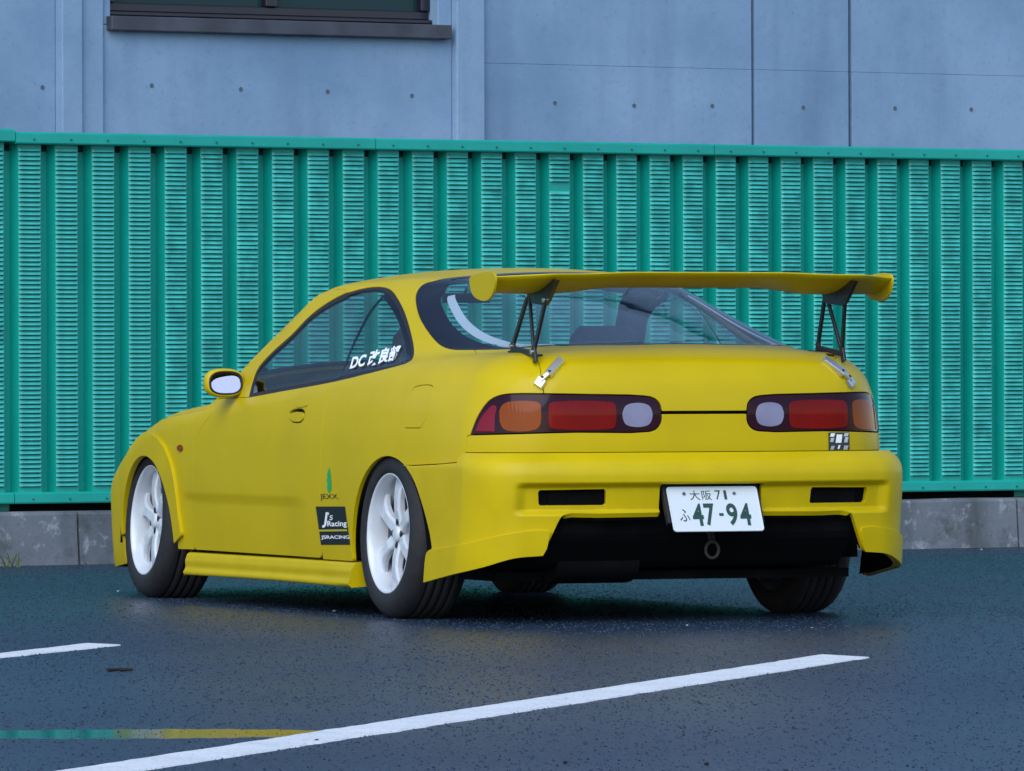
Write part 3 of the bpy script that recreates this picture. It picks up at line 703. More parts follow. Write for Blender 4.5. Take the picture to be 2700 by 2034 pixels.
c_dlo_top = SC(DLO_TOP, 4); c_dlo_bot = SC(DLO_BOT, 3); c_gl = SC(GL_L, 4); c_tlo = SC(TLO, 3); c_tli = SC(TLI, 3); c_tlb = SC(TLB, 3); c_hs = SC(HSEAM, 4)
c_bpil = c_dlo_bot[6]                                  # door glass meets quarter glass at the belt line
XD = c_dlo_bot[6][0]-S2+XC                             # station of the door's rear edge
ZBUM = .576                                            # bumper top / tail panel seam
c_qs = C([(1226, 1198), (1232, 1150)])                 # seam left of the tail lamp
BSEAM = C([(1068, 1227), (1100, 1227), (1160, 1224), (1219, 1219)])
def arch(cx, cz, r, a0, a1, n=22): return [sx(cx+r*math.cos(math.radians(a0+(a1-a0)*k/n)), cz+r*math.sin(math.radians(a0+(a1-a0)*k/n))) for k in range(n+1)]
AR = arch(-.03, .205, .352, -3, 130)                   # rear arch, front foot up and over to the bumper seam
AF = arch(2.525, .190, .352, -4, 180, 30)
SILLZ = .188
# ---- painted skin
xg_ = float(surf(np.array([c_gl[-1]]))[0][0][0])
xr = np.linspace(xg_+.05, 1.80, 26)
RAIL = rail(xr)
side = [sx(XD-.012, SILLZ), sx(XD-.012, .45), sx(XD-.010, .62), c_bpil] + c_dlo_bot[5::-1][:0] + c_dlo_bot[0:6][::-1] \
     + c_dlo_top[::-1]
side = [sx(XD, SILLZ), sx(XD, .45), sx(XD, .66), c_bpil]+c_dlo_bot[0:6][::-1]+c_dlo_top[::-1][1:]
xa = [sx(1.76, c_dlo_top[0][1]-.004), sx(1.83, c_dlo_top[0][1]-.005)]
side += xa+RAIL[::-1]
side += c_gl[::-1]+c_hs[::-1][1:]+c_tlo[::-1][1:]+[c_qs[1], c_qs[0], (c_qs[0][0], BSEAM[-1][1])]+BSEAM[::-1]+AR[::-1][1:]+[sx(.325, SILLZ)]
fuel = SC([(1066, 1129), (1073, 1060), (1082, 1032), (1098, 1019), (1140, 1018), (1138, 1045), (1122, 1105), (1108, 1129)], 3)
both('side_panel', [side, fuel], YEL, res=.026)
panel('fuel_lid', [fuel], YEL, res=.03, flange=.01)
panel('fuel_lid', [fuel], YEL, res=.03, flange=.01, side=-1)
dseam = SC([(589, 1050), (553, 1096), (526, 1137), (513, 1182), (511, 1250), (511, 1337), (511, 1436)], 4)
door = [(dseam[0][0]-.012, dseam[0][1])]+xa[::-1][:0]+[c_dlo_bot[-1]]+c_dlo_bot[::-1][1:len(c_dlo_bot)-6]+[sx(XD, .66), sx(XD, .45), sx(XD, .225), sx(XD+.01, .203), sx(XD+.035, SILLZ+.004), (dseam[-1][0]-.02, SILLZ+.004), (dseam[-1][0], SILLZ+.02)]+dseam[::-1][1:]
hbox = SC([(760, 1103), (763, 1088), (775, 1080), (795, 1079), (803, 1086), (801, 1105), (790, 1115), (770, 1114)], 2)
DL, DR = both('door', [door, hbox], YEL, res=.02)
for d_, sd_ in ((DL, 1), (DR, -1)):
    panel('handle_cup', [inset(hbox, -.006)], BLK, parent=d_, off=-.022, res=.02, flange=0, gap=0, side=sd_)
    hb = SC([(763, 1102), (766, 1091), (798, 1089), (800, 1103), (790, 1112), (772, 1111)], 2)
    panel('handle', [hb], YELK, parent=d_, off=.003, res=.02, flange=.012, gap=0, side=sd_)
    lk = SC([(783, 1074), (790, 1066), (806, 1064), (812, 1067), (806, 1072), (792, 1074)], 2)
    panel('lock', [lk], YELK, parent=d_, off=.004, res=.02, flange=.006, gap=0, side=sd_)
HR = rail(np.linspace(1.86, 2.945, 20), 'hood', .72)
fen = [(dseam[0][0], dseam[0][1])]+[HR[0]]+HR[1:]+[sx(2.93, .40), sx(2.90, .25)]
fen += AF+[(dseam[-1][0], SILLZ+.004)]+dseam[::-1][1:-1]
FLL, FLR = both('front_fender', [fen], YEL, res=.03)
mk_o = C([(476, 1182)])[0]
for f_, sd_ in ((FLL, 1), (FLR, -1)):
    panel('side_marker', [[(mk_o[0]+.030*math.cos(a), mk_o[1]+.012*math.sin(a)) for a in np.linspace(0, 2*math.pi, 17)[:-1]]], LAMB, parent=f_, off=.005, res=.02, flange=.006, gap=0, side=sd_)
# flared over-fender round the front arch
fo = [sx(*p) for p in ((2.10, .245), (2.125, .33), (2.150, .42), (2.195, .50), (2.30, .575), (2.42, .612), (2.53, .618), (2.66, .595), (2.78, .53), (2.86, .43), (2.885, .30))]
fo = [tuple(p) for p in smooth_curve(fo, 3)]
afl = arch(2.525, .190, .345, 176, 6, 30)
both('fender_flare', [fo[::-1]+afl[::-1][::-1]] if False else [fo+afl[::-1]], YELK, off=.013, res=.025, flange=.022, gap=0)
# hood, cowl, roof
def P3(Q): return surf(np.array(Q))[0]
hl = P3(HR); hood = [(p[0], p[1]) for p in hl]
cowl = [(1.80+.20*(1-(abs(y)/.68)**2), y) for y in np.linspace(hood[0][1]-.02, -hood[0][1]+.02, 15)]
FBT = [HR[-1], (S3+.15, HR[-1][1]-.03), (S3+.35, .475), (S4, .462), (S4+.2, .458), (S4+.395, .457)]
FBT = [tuple(p) for p in smooth_curve(FBT, 4)]
nl_ = [(p[0], p[1]) for p in surf(np.array(FBT))[0][1:]]; nose = [(x, -y) for x, y in nl_]+nl_[::-1]
hpoly = hood+nose[::-1]+[(x, -y) for x, y in hood[::-1]]+cowl[::-1]
panel('hood', [hpoly], YEL, rays=top_rays, res=.05)
rl = P3(RAIL); rl2 = [(p[0], p[1]) for p in rl]
GC0 = surf(np.array([c_gl[-1]]))[0][0]; XHT = float(GC0[0])-.06
roof_l = [p for p in rl2 if XHT-.05 <= p[0] <= 1.20]
GC = surf(np.array([c_gl[-1]]))[0][0]
def xbow(x0, b, y): return x0-b*(y/abs(GC[1]))**2
rt = [(xbow(XHT+.007, -.06, y), y) for y in np.linspace(GC[1], -GC[1], 15)]
ft = [(xbow(1.23, .05, y), y) for y in np.linspace(roof_l[-1][1], -roof_l[-1][1], 15)]
roof_l = [p for p in roof_l if rt[0][0]+.03 < p[0] < ft[0][0]]
panel('roof', [rt[:1]+roof_l+ft+[(x, -y) for x, y in roof_l[::-1]]+rt[::-1][:-1]], YEL, rays=top_rays, res=.04)
ws_l = [p for p in rl2 if p[0] > ft[0][0]+.01]
cw2 = [(x+.012, y) for x, y in cowl]
wsp = ft[:1]+ws_l+[(1.84, ws_l[-1][1]-.012)]+[q for q in cw2 if abs(q[1]) < ws_l[-1][1]-.02]+[(1.84, -ws_l[-1][1]+.012)]+[(x, -y) for x, y in ws_l[::-1]]+ft[::-1][:-1]
wsi = [tuple(p) for p in inset(clean(wsp), .045)]
panel('windscreen', [wsi], GLASS, rays=top_rays, res=.05, flange=0, gap=0, off=-.002)
panel('windscreen_border', [wsp, wsi], FRIT, rays=top_rays, res=.03, flange=.008, gap=.001, off=-.002)
# ---- hatch: lid skin below the glass, glass with black border
glb = SC([(1251, 923), (1343, 921), (1416, 914), (1560, 911), (1665, 910)], 3)
mid_y = 0.
lidL = c_hs[::-1]                                       # glass corner .. seam .. lamp top
lid = c_tli[::-1]+c_hs[:-1]+[c_hs[-1]]+glb
lid_full = lid+mir(lid)
HATCH = panel('hatch_lid', [lid_full], YEL, res=.026)
def topxy(pts): return [tuple(q) for q in to_top(surf(np.array(pts))[0])]
gx_l = topxy(c_gl); gx_b = topxy(glb)
gtop = [(xbow(XHT-.001, -.06, y), y) for y in np.linspace(gx_l[-1][1]-.03, 0, 9)]
gl_half = gtop[::-1]+gx_l[::-1][0:]+gx_b[1:]
gl_half = [(x, y) for x, y in gl_half]
gout = gl_half+[(x, -y) for x, y in gl_half[::-1]]
GI = [(1420, 911), (1343, 916), (1300, 912), (1239, 892), (1198, 862), (1174, 826), (1160, 785), (1170, 768)]
gi_l = [tuple(q) for q in to_top(px(smooth_curve(GI, 4)))]
gi_top = [(xbow(XHT-.055, -.06, y), y) for y in np.linspace(gi_l[-1][1]-.06, 0, 7)]
gi_b = [(x+.012, y) for x, y in gx_b if y < gi_l[0][1]-.03]
gi_half = gi_top[::-1]+gi_l[::-1]+gi_b
gin = gi_half+[(x, -y) for x, y in gi_half[::-1]]
gin = clean(gin, .004)
panel('rear_glass', [gin], GLASS, rays=top_rays, res=.04, flange=0, gap=0, off=-.001, parent=HATCH)
panel('glass_border', [gout, gin], FRIT, rays=top_rays, res=.025, flange=.01, gap=.0012, parent=HATCH)
# added pale strips that paint the bright reflection just inside the glass edge
ti = inset(gin, .020); tt = inset(gin, .046)
kk = [i for i in range(len(gin)) if gin[i][0] < XHT-.10]
for sd_ in (1, -1):
    ii = [i for i in kk if gin[i][1]*sd_ > .30]
    lo_ = [ti[i] for i in ii]+[tt[i] for i in ii[::-1]]
    panel('glass_edge_glint', [lo_], mat('pale_glint', (.62, .64, .70), rough=.6) if 'pale_glint' not in MATS else MATS['pale_glint'], rays=top_rays, res=.02, flange=.004, gap=0, off=-.014, parent=HATCH)
# ---- tail panel and lamps
tpan = [c_qs[0], c_qs[1]]+[c_tlb[-1]]+c_tlb[::-1][1:]
tpan = [(tpan[0][0], tpan[0][1]+.005)]+tpan[1:]; tp_full = tpan+mir(tpan)
panel('tail_panel', [tp_full], YEL, res=.026)
lamp = c_tlo+c_tli[1:]+c_tlb[:-1]
LL = both('tail_lamp', [lamp], LDRK, res=.02, off=.001, gap=.004, flange=.02)
for o_, sd_ in zip(LL, (1, -1)):
    def lens(name, pts, m, off=.004): return panel(name, [SC(pts, 3)], m, parent=o_, off=off, res=.015, flange=.004, gap=0, side=sd_)
    def rrect(x0, y0, x1, y1, r): return [(x0, y0+r), (x0+.3*r, y0+.3*r), (x0+r, y0), (x1-r, y0), (x1-.3*r, y0+.3*r), (x1, y0+r), (x1, y1-r), (x1-.3*r, y1-.3*r), (x1-r, y1), (x0+r, y1), (x0+.3*r, y1-.3*r), (x0, y1-r)]
    lens('indicator_lens', [(1318, 1085), (1325, 1070), (1342, 1061), (1410, 1060), (1423, 1066), (1426, 1085), (1424, 1120), (1412, 1133), (1345, 1137), (1328, 1130), (1319, 1112)], LAMB)
    lens('brake_lens', rrect(1447, 1061, 1623, 1131, 14), LRED)
    lens('reverse_lens', rrect(1642, 1065, 1719, 1125, 24), LCLR)
    lens('side_lens', [(1255, 1137), (1268, 1105), (1284, 1084), (1300, 1070), (1308, 1074), (1304, 1100), (1304, 1138)], LPNK, .003)
# ---- rear bumper
CB = lambda pts, n=4: [tuple(q) for q in to_chart(px(smooth_curve(pts, n), Fbump))]
b_arch = CB([(1068, 1229), (1088, 1262), (1110, 1322), (1132, 1405), (1138, 1444)])
b_arch2 = CB([(1138, 1444), (1130, 1466), (1124, 1535)], 3)
b_bot = CB([(1124, 1535), (1200, 1514), (1279, 1494), (1356, 1471), (1430, 1464)], 4)
b_cut = CB([(1430, 1464), (1440, 1446), (1458, 1410), (1480, 1366), (1492, 1357), (1510, 1353)], 3)
z_c = b_cut[-1][1]
topz = [(c_qs[0][0]-.004, ZBUM), (c_qs[0][0]-.002, BSEAM[-1][1])]
half = [(0., ZBUM), (.2, ZBUM), (.4, ZBUM), (.52, ZBUM)]+topz+[(a, b-.001) for a, b in BSEAM[::-1]]+b_arch+b_arch2[1:]+b_bot[1:]+b_cut[1:]+[(.40, .372), (.19, .374), (.185, .376)]
plate_hole = [(.185, .376), (.185, .466), (0., .466)]
half = half+plate_hole[1:]
full = half+mir(half)
slot = CB([(1424, 1294), (1420, 1300), (1421, 1328), (1425, 1334), (1592, 1333), (1597, 1329), (1597, 1297), (1593, 1291)], 1)
BUM = panel('rear_bumper', [full, slot, mir(slot)], YELK, Fn=Fbump, res=.0105, edge=.0095, flange=.02, gap=.002)
trim_b = panel('bumper_lining', [inset(clean(full), .004)], DARK, Fn=Fbump, parent=BUM, off=-.034, res=.04, flange=0, gap=0)
for sd_ in (1, -1):
    panel('lip_lining', [inset(clean(CB([(1140, 1460), (1261, 1428), (1350, 1407), (1420, 1399), (1446, 1420)], 3)+[b_cut[0]]+b_bot[::-1][1:]), .004)], DARK, Fn=Fbump, parent=BUM, off=-.008, res=.03, flange=0, gap=0, side=sd_)
    panel('vent_slot', [inset(slot, -.008)], DARK, Fn=Fbump, parent=BUM, off=-.03, res=.03, flange=0, gap=0, side=sd_)
    lipc = CB([(1138, 1452), (1200, 1442), (1261, 1428), (1350, 1407), (1420, 1399), (1450, 1402)], 4)
    lip = lipc+[b_cut[3]]+b_cut[:3][::-1]+b_bot[::-1][1:]+b_arch2[::-1][1:-2]
    panel('bumper_lip', [lip], YELK, Fn=Fbump, parent=BUM, off=.011, res=.014, flange=.016, gap=-.0005, side=sd_)
# ---- front bumper
for sd_ in (1, -1):
    FB_ = panel('front_bumper', [FBT+[(S4+.3999, .457), (S4+.3999, .09), (S4, .09), (S3+.2, .10), sx(2.885, .12), sx(2.90, .25), sx(2.93, .40)]], YELK, res=.035, flange=.02, gap=.001, side=sd_)
    for k in (0, 1):
        cx_ = S3+.42+.17*k
        panel('headlight', [[(cx_+.062*math.cos(a), .385+.048*math.sin(a)) for a in np.linspace(0, 2*math.pi, 17)[:-1]]], LCLR, parent=FB_, res=.03, flange=.01, gap=0, off=.004, side=sd_)
    panel('front_intake', [[(S4+.05, .15), (S4+.39, .15), (S4+.39, .25), (S4, .25)]], DARK, parent=FB_, res=.04, flange=.006, gap=0, off=.003, side=sd_)
# ---- side glass, black seal
dlo = c_dlo_top[:-1]+c_dlo_bot[:-1]
di = [tuple(p) for p in inset(clean(dlo), .016)]
both('window_seal', [dlo, di], BLK, res=.02, flange=.012, gap=.0008, off=-.003)
bt = C([(1018, 768)])[0]; bb_ = c_bpil
def split(poly, p, q, w, keep):
    p, q = np.array(p), np.array(q); d = (q-p)/np.linalg.norm(q-p); n = np.array([-d[1], d[0]]); out = []
    P = [np.array(a) for a in poly]
    for i in range(len(P)):
        a, b = P[i], P[(i+1) % len(P)]; da, db = ((a-p)@n-w)*keep, ((b-p)@n-w)*keep
        if da >= 0: out.append(a)
        if da*db < 0: out.append(a+(b-a)*da/(da-db))
    return out
for sd_ in (1, -1):
    g1 = split(di, bt, bb_, .004, 1); g2 = split(di, bt, bb_, -.004, -1)
    if np.mean([p[0] for p in g1]) < np.mean([p[0] for p in g2]): g1, g2 = g2, g1
    panel('door_glass', [g1], GLASS, res=.04, flange=0, gap=0, off=-.006, side=sd_)
    QG = panel('quarter_glass', [g2], GLASS, res=.04, flange=0, gap=0, off=-.004, side=sd_)
    qb = inset(clean(g2), .020)
    panel('quarter_glass_border', [g2, qb], FRIT, res=.02, flange=0, gap=0, off=-.003, side=sd_, parent=QG)
# ------------------------------------------------------------------ inside of the cabin
def trim_panel(name, loops, m, off, **k):
    return panel(name, loops, m, off=off, flange=0, gap=0, res=.06, **k)
for sd_ in (1, -1):
    trim_panel('door_trim', [inset(clean(door), .02)], TRIM, -.055, side=sd_)
    trim_panel('pillar_lining', [inset(clean(side), .006)], TRIM, -.022, side=sd_)
rp = rt[:1]+roof_l+ft+[(x, -y) for x, y in roof_l[::-1]]+rt[::-1][:-1]
trim_panel('headliner', [inset(clean(rp), .03)], LINER, -.03, rays=top_rays)
b = MB(); b.box((.95, 0, .20), (2.0, 1.36, .06)); b.build('floor_pan', DARK, car)
b = MB(); b.loft([[(-.12, y, .60), (-.12, y, .80), (-.40, y, .845), (-.74, y, .845), (-.74, y, .60)] for y in (-.60, -.3, 0, .3, .60)], smooth=False); bevel(b.build('parcel_shelf', TRIM, car), .02)
b = MB(); b.loft([[(1.62, y, .50), (1.55, y, .66), (1.60, y, .755+(.03 if y > .2 else 0)), (1.78, y, .775), (1.98, y, .74), (2.0, y, .5)] for y in (-.66, -.3, .1, .25, .55, .66)]); b.build('dashboard', TRIM, car)
def seat(x, y):
    b = MB()
    def ring(cx, cz, tx, w, lean=0):
        return [(cx-tx/2, y-w/2+.03, cz), (cx-tx/2-.01, y, cz), (cx-tx/2, y+w/2-.03, cz), (cx+tx*.2, y+w/2, cz), (cx+tx/2, y+w/2-.04, cz), (cx+tx*.35, y, cz), (cx+tx/2, y-w/2+.04, cz), (cx+tx*.2, y-w/2, cz)]
    b.loft([ring(x-.02, .34, .16, .46), ring(x-.04, .46, .17, .50), ring(x-.09, .62, .15, .50), ring(x-.13, .76, .13, .46), ring(x-.165, .86, .10, .34), ring(x-.175, .90, .09, .27), ring(x-.19, .97, .09, .26), ring(x-.20, 1.01, .06, .20)])
    o = b.build('seat', SEAT, car)
    b = MB(); b.loft([[(x-.02+i*.13, y-.25, .28), (x-.02+i*.13, y-.24, .36-.01*i+(.02 if i > 2 else 0)), (x-.02+i*.13, y, .345+.012*i), (x-.02+i*.13, y+.24, .36-.01*i+(.02 if i > 2 else 0)), (x-.02+i*.13, y+.25, .28)] for i in range(5)]); b.build('seat_cushion', SEAT, o)
    return o
seat(1.02, .34); seat(1.02, -.34)
b = MB(); b.loft([[(.10, y, .40), (.06, y, .56), (-.05, y, .76), (-.10, y, .79), (-.13, y, .74), (0., y, .40)] for y in (-.56, -.3, 0, .3, .56)]); b.build('rear_seat', SEAT, car)
b = MB(); M = Matrix.Translation((1.48, -.34, .70)) @ Matrix.Rotation(math.radians(90-24), 4, 'Z') if False else Matrix.Translation((1.47, -.34, .70)) @ Matrix.Rotation(math.radians(65), 4, 'Y') @ Matrix.Rotation(math.radians(90), 4, 'X')
b.revolve([(.175+.013*math.cos(a), .013*math.sin(a)) for a in np.linspace(0, 2*math.pi, 9)[:-1]], 32, M, closed=True)
for k in range(3):
    a = math.radians(90+120*k); b.tube(M @ Vector((0, 0, 0)), M @ Vector((.17*math.cos(a), 0, .17*math.sin(a))), .016, 6)
b.build('steering_wheel', TRIM, car)
b = MB(); b.tube((1.36, 0, 1.12), (1.33, 0, 1.15), .006, 6); b.box((1.335, 0, 1.115), (.02, .18, .035)); b.build('interior_mirror', TRIM, car)
# ------------------------------------------------------------------ underbody
b = MB(); b.box((.75, 0, .155), (2.7, 1.30, .03)); b.build('underfloor', DARK, car)
b = MB(); b.loft([[(-.20, y, .20), (-.34, y, .17), (-.70, y, .185), (-.84, y, .30), (-.86, y, .52), (-.20, y, .55)] for y in (-.56, -.3, .0, .3, .56)], smooth=False); bevel(b.build('boot_floor', DARK, car), .03)
b = MB(); b.loft([[(-.60+.13*math.cos(a), .18+(.30-.0)*t+.0, .205+.075*math.sin(a)) for a in np.linspace(0, 2*math.pi, 17)[:-1]] for t in (0, .08, .5, .92, 1)]); b.build('silencer', DARK, car)
b = MB(); b.tube((-.02, -.60, .26), (-.02, .60, .26), .03); 
for s in (1, -1): b.tube((-.05, .55*s, .24), (.50, .45*s, .22), .028); b.tube((.02, .60*s, .25), (.05, .52*s, .62), .035)
b.build('rear_suspension', DARK, car)
b = MB()
for k in range(12):
    a0, a1 = 2*math.pi*k/12, 2*math.pi*(k+1)/12; c = Vector((-.88, -.02, .245)); b.tube(c+Vector((0, .024*math.cos(a0), .028*math.sin(a0))), c+Vector((0, .024*math.cos(a1), .028*math.sin(a1))), .006, 6)
b.tube((-.88, -.02, .28), (-.84, -.02, .33), .012); b.build('towing_eye', MATS['rusty_iron'] if 'rusty_iron' in MATS else mat('rusty_iron', (.03, .022, .020), rough=.7), car)
for cx_, s in ((0, 1), (0, -1), (2.57, 1), (2.57, -1)):
    b = MB(); n = 18; R0 = .345
    ro = [(cx_+R0*math.cos(math.pi*k/n), s*.80, .20+R0*math.sin(math.pi*k/n)) for k in range(n+1)]; ri = [(p[0], s*.50, p[2]) for p in ro]
    b.loft([ro, ri], cap=False, closed=False); b.add(ri, [tuple(range(n+1))]); b.build('wheel_arch_liner', DARK, car)
# ------------------------------------------------------------------ side skirts
for s in (1, -1):
    b = MB(); rings = []
    for k in range(25):
        t = k/24; x = .28+(2.055-.28)*t; fl = max(0, .10-t)/.10; ff_ = max(0, t-.94)/.06
        zt, zb = .186-.004*t, .098+.004*math.sin(t*3.1); y0 = .815
        rings.append([(x, s*.70, zt), (x, s*(y0+.004), zt), (x, s*(y0+.014), zt-.006), (x, s*(y0+.022+.006*fl), zt-.030), (x, s*(y0+.020+.010*fl), zt-.055), (x, s*(y0+.030+.012*fl), zb+.012), (x, s*(y0+.026), zb), (x, s*.70, zb+.01)])
    b.loft(rings, smooth=False); o = b.build('side_skirt', YELK, car); bevel(o, .006, 3, 20)
# ------------------------------------------------------------------ wheels
def make_wheel():
    w = MB()
    w.revolve([(.2050, -.006), (.2078, .001), (.2070, .005), (.2035, .005), (.1985, -.001), (.1950, -.012), (.1915, -.030), (.1880, -.056), (.1860, -.066)], 72)
    wheel = w.build('wheel', WHEEL, car)
    ib = MB(); ib.revolve([(.1860, -.066), (.180, -.085), (.175, -.11), (.172, -.150), (.180, -.185), (.2050, -.192)], 60); ib.build('barrel', BARREL, wheel)
    t = MB()
    prof = [(.2045, -.004), (.2085, .005), (.222, .011), (.245, .012), (.266, .006), (.279, -.006), (.2865, -.018), (.2905, -.030)]
    for yg in (-.055, -.085, -.115, -.145):
        prof += [(.2917, yg+.009), (.2915, yg+.004), (.2855, yg+.003), (.2855, yg-.003), (.2915, yg-.004)]
    prof += [(.2905, -.165), (.2865, -.177), (.279, -.188), (.266, -.196), (.245, -.200), (.222, -.198), (.2085, -.194), (.2045, -.19)]
    t.revolve(prof, 72)
    t.build('tyre', TYRE, wheel)
    for k in range(6):
        a = math.radians(90+60*k); ca, sa = math.cos(a), math.sin(a); sp = MB(); rings = []
        for r, hw, yf, th in ((.030, .026, -.030, .03), (.055, .026, -.026, .03), (.080, .023, -.021, .028), (.115, .024, -.019, .026), (.150, .031, -.022, .024), (.172, .042, -.028, .022), (.191, .054, -.034, .02)):
            def q(l, y): return (r*ca-l*sa, y, r*sa+l*ca)
            rings.append([q(-hw, yf-th), q(-hw, yf-.006), q(-hw*.72, yf), q(hw*.72, yf), q(hw, yf-.006), q(hw, yf-th)])
        sp.loft(rings, smooth=False); so = sp.build('spoke', WHEEL, wheel); bevel(so, .003, 2, 25)
    h = MB(); h.revolve([(0, -.034), (.042, -.034), (.050, -.037), (.054, -.045), (.056, -.09), (0, -.09)], 36); h.build('hub', WHEEL, wheel)
    c = MB(); c.revolve([(0, -.020), (.022, -.020), (.027, -.023), (.028, -.035)], 28); c.build('centre_cap', WHEEL, wheel)
    for k in range(4):
        a = math.radians(90+90*k); n = MB(); Mx = Matrix.Translation((.0405*math.cos(a), 0, .0405*math.sin(a)))
        n.revolve([(0, -.026), (.0105, -.026), (.0125, -.028), (.0125, -.040)], 10, Mx); n.build('lug_nut', BLK, wheel)
    d = MB(); d.revolve([(.0, -.095), (.128, -.095), (.130, -.097), (.130, -.115), (.0, -.115)], 40); d.build('brake_disc', STEEL, wheel)
    cp = MB()
    cp.loft([[(.085*math.cos(a), y, .085*math.sin(a)), (.150*math.cos(a), y, .150*math.sin(a)), (.150*math.cos(a), y-.05, .150*math.sin(a)), (.085*math.cos(a), y-.05, .085*math.sin(a))] for a in np.linspace(math.radians(150), math.radians(215), 7) for y in (-.082,)], smooth=False); cp.build('brake_caliper', STEEL, wheel)
    return wheel
w0 = make_wheel()
def copy_tree(o, parent):
    c = o.copy(); COL.objects.link(c); c.parent = parent
    for ch in list(o.children): copy_tree(ch, c)
    return c
RW = .2917
for i, (x, s, camb, st, spin) in enumerate(((0, 1, 2.2, 0, 0), (0, -1, 2.2, 0, 25), (2.57, 1, 4.2, -2., 12), (2.57, -1, 4.2, -2., 40))):
    w = w0 if i == 0 else copy_tree(w0, car)
    ce = math.radians(camb)
    M = Matrix.Translation((x, s*.807, RW)) @ Matrix.Rotation(math.radians(st), 4, 'Z') @ Matrix.Rotation(ce*s, 4, 'X') @ Matrix.Rotation(0 if s > 0 else math.pi, 4, 'Z') @ Matrix.Rotation(math.radians(spin), 4, 'Y')
    w.matrix_local = M
    w.location.z = RW+(.2*math.sin(ce))*0.0
# ------------------------------------------------------------------ mirrors
for s in (1, -1):
    b = MB(); c0 = Vector((1.62, s*.838, .808))
    rings = []
    for dx, hw, hh, oy, oz in ((-.028, .066, .044, 0, 0), (-.022, .072, .050, 0, 0), (.0, .076, .053, 0, 0), (.035, .070, .048, -.004, 0), (.065, .052, .036, -.010, -.003), (.085, .027, .02, -.015, -.005)):
        rings.append([(c0.x+dx, c0.y+s*(oy+hw*math.copysign(abs(math.cos(a))**.75, math.cos(a))), c0.z+oz+hh*math.copysign(abs(math.sin(a))**.75, math.sin(a))) for a in np.linspace(0, 2*math.pi, 25)[:-1]])
    rings = [[(c0.x+.012+(p[0]-c0.x+.028)*0, c0.y+(p[1]-c0.y)*.80, c0.z+(p[2]-c0.z)*.80) for p in rings[0]], [(c0.x-.024, c0.y+(p[1]-c0.y)*.90, c0.z+(p[2]-c0.z)*.90) for p in rings[0]]]+rings
    b.loft(rings); o = b.build('door_mirror', YELK, car)
    b = MB(); r1 = rings[2]; cc = Vector((c0.x-.029, c0.y, c0.z))
    b.loft([r1, [tuple(cc+(Vector(p)-cc)*.93+Vector((-.004, 0, 0))) for p in r1], [tuple(cc+(Vector(p)-cc)*.84+Vector((.004, 0, 0))) for p in r1]], cap=False); b.build('mirror_rim', BLK, o)
    b = MB(); b.add([tuple(cc+(Vector(p)-cc)*.86+Vector((.020+.24*(p[2]-c0.z)+s*.26*(p[1]-c0.y), 0, 0))) for p in r1], [tuple(range(24))]); b.build('mirror_glass', MIRROR, o)
    b = MB(); b.loft([[(1.66, s*.735, .770), (1.60, s*.740, .765), (1.60, s*.745, .800), (1.66, s*.735, .810)], [(1.66, s*.80, .785), (1.61, s*.80, .780), (1.61, s*.80, .812), (1.66, s*.80, .822)]]); b.build('mirror_arm', YELK, o)
# ------------------------------------------------------------------ rear wing
def foil(y, xl, xt, zl, ztr, th):
    n = 9; up = []; dn = []
    for k in range(n+1):
        t = k/n; x = xl+(xt-xl)*t; zc = zl+(ztr-zl)*t-.016*math.sin(math.pi*t); h = th*(1.48*math.sqrt(t)-.63*t-1.758*t*t+1.4215*t**3-.5075*t**4)/.5*.5+.002
        up.append((x, y, zc+h)); dn.append((x, y, zc-h))
    return up+dn[::-1]
b = MB(); rings = []
for y in np.linspace(-.722, .722, 49):
    ay = abs(y); m_ = min(1, max(0, (ay-.26)/.22)); m_ = m_*m_*(3-2*m_); e_ = max(0, (ay-.56)/.16); e_ = min(1, e_)
    rings.append(foil(y, -.585, -.905+.105*e_*e_*(3-2*e_), 1.150-.026*m_+.004*e_, 1.176-.006*m_-.008*e_, .030))
b.loft(rings); WING = b.build('rear_wing', YELK, car)
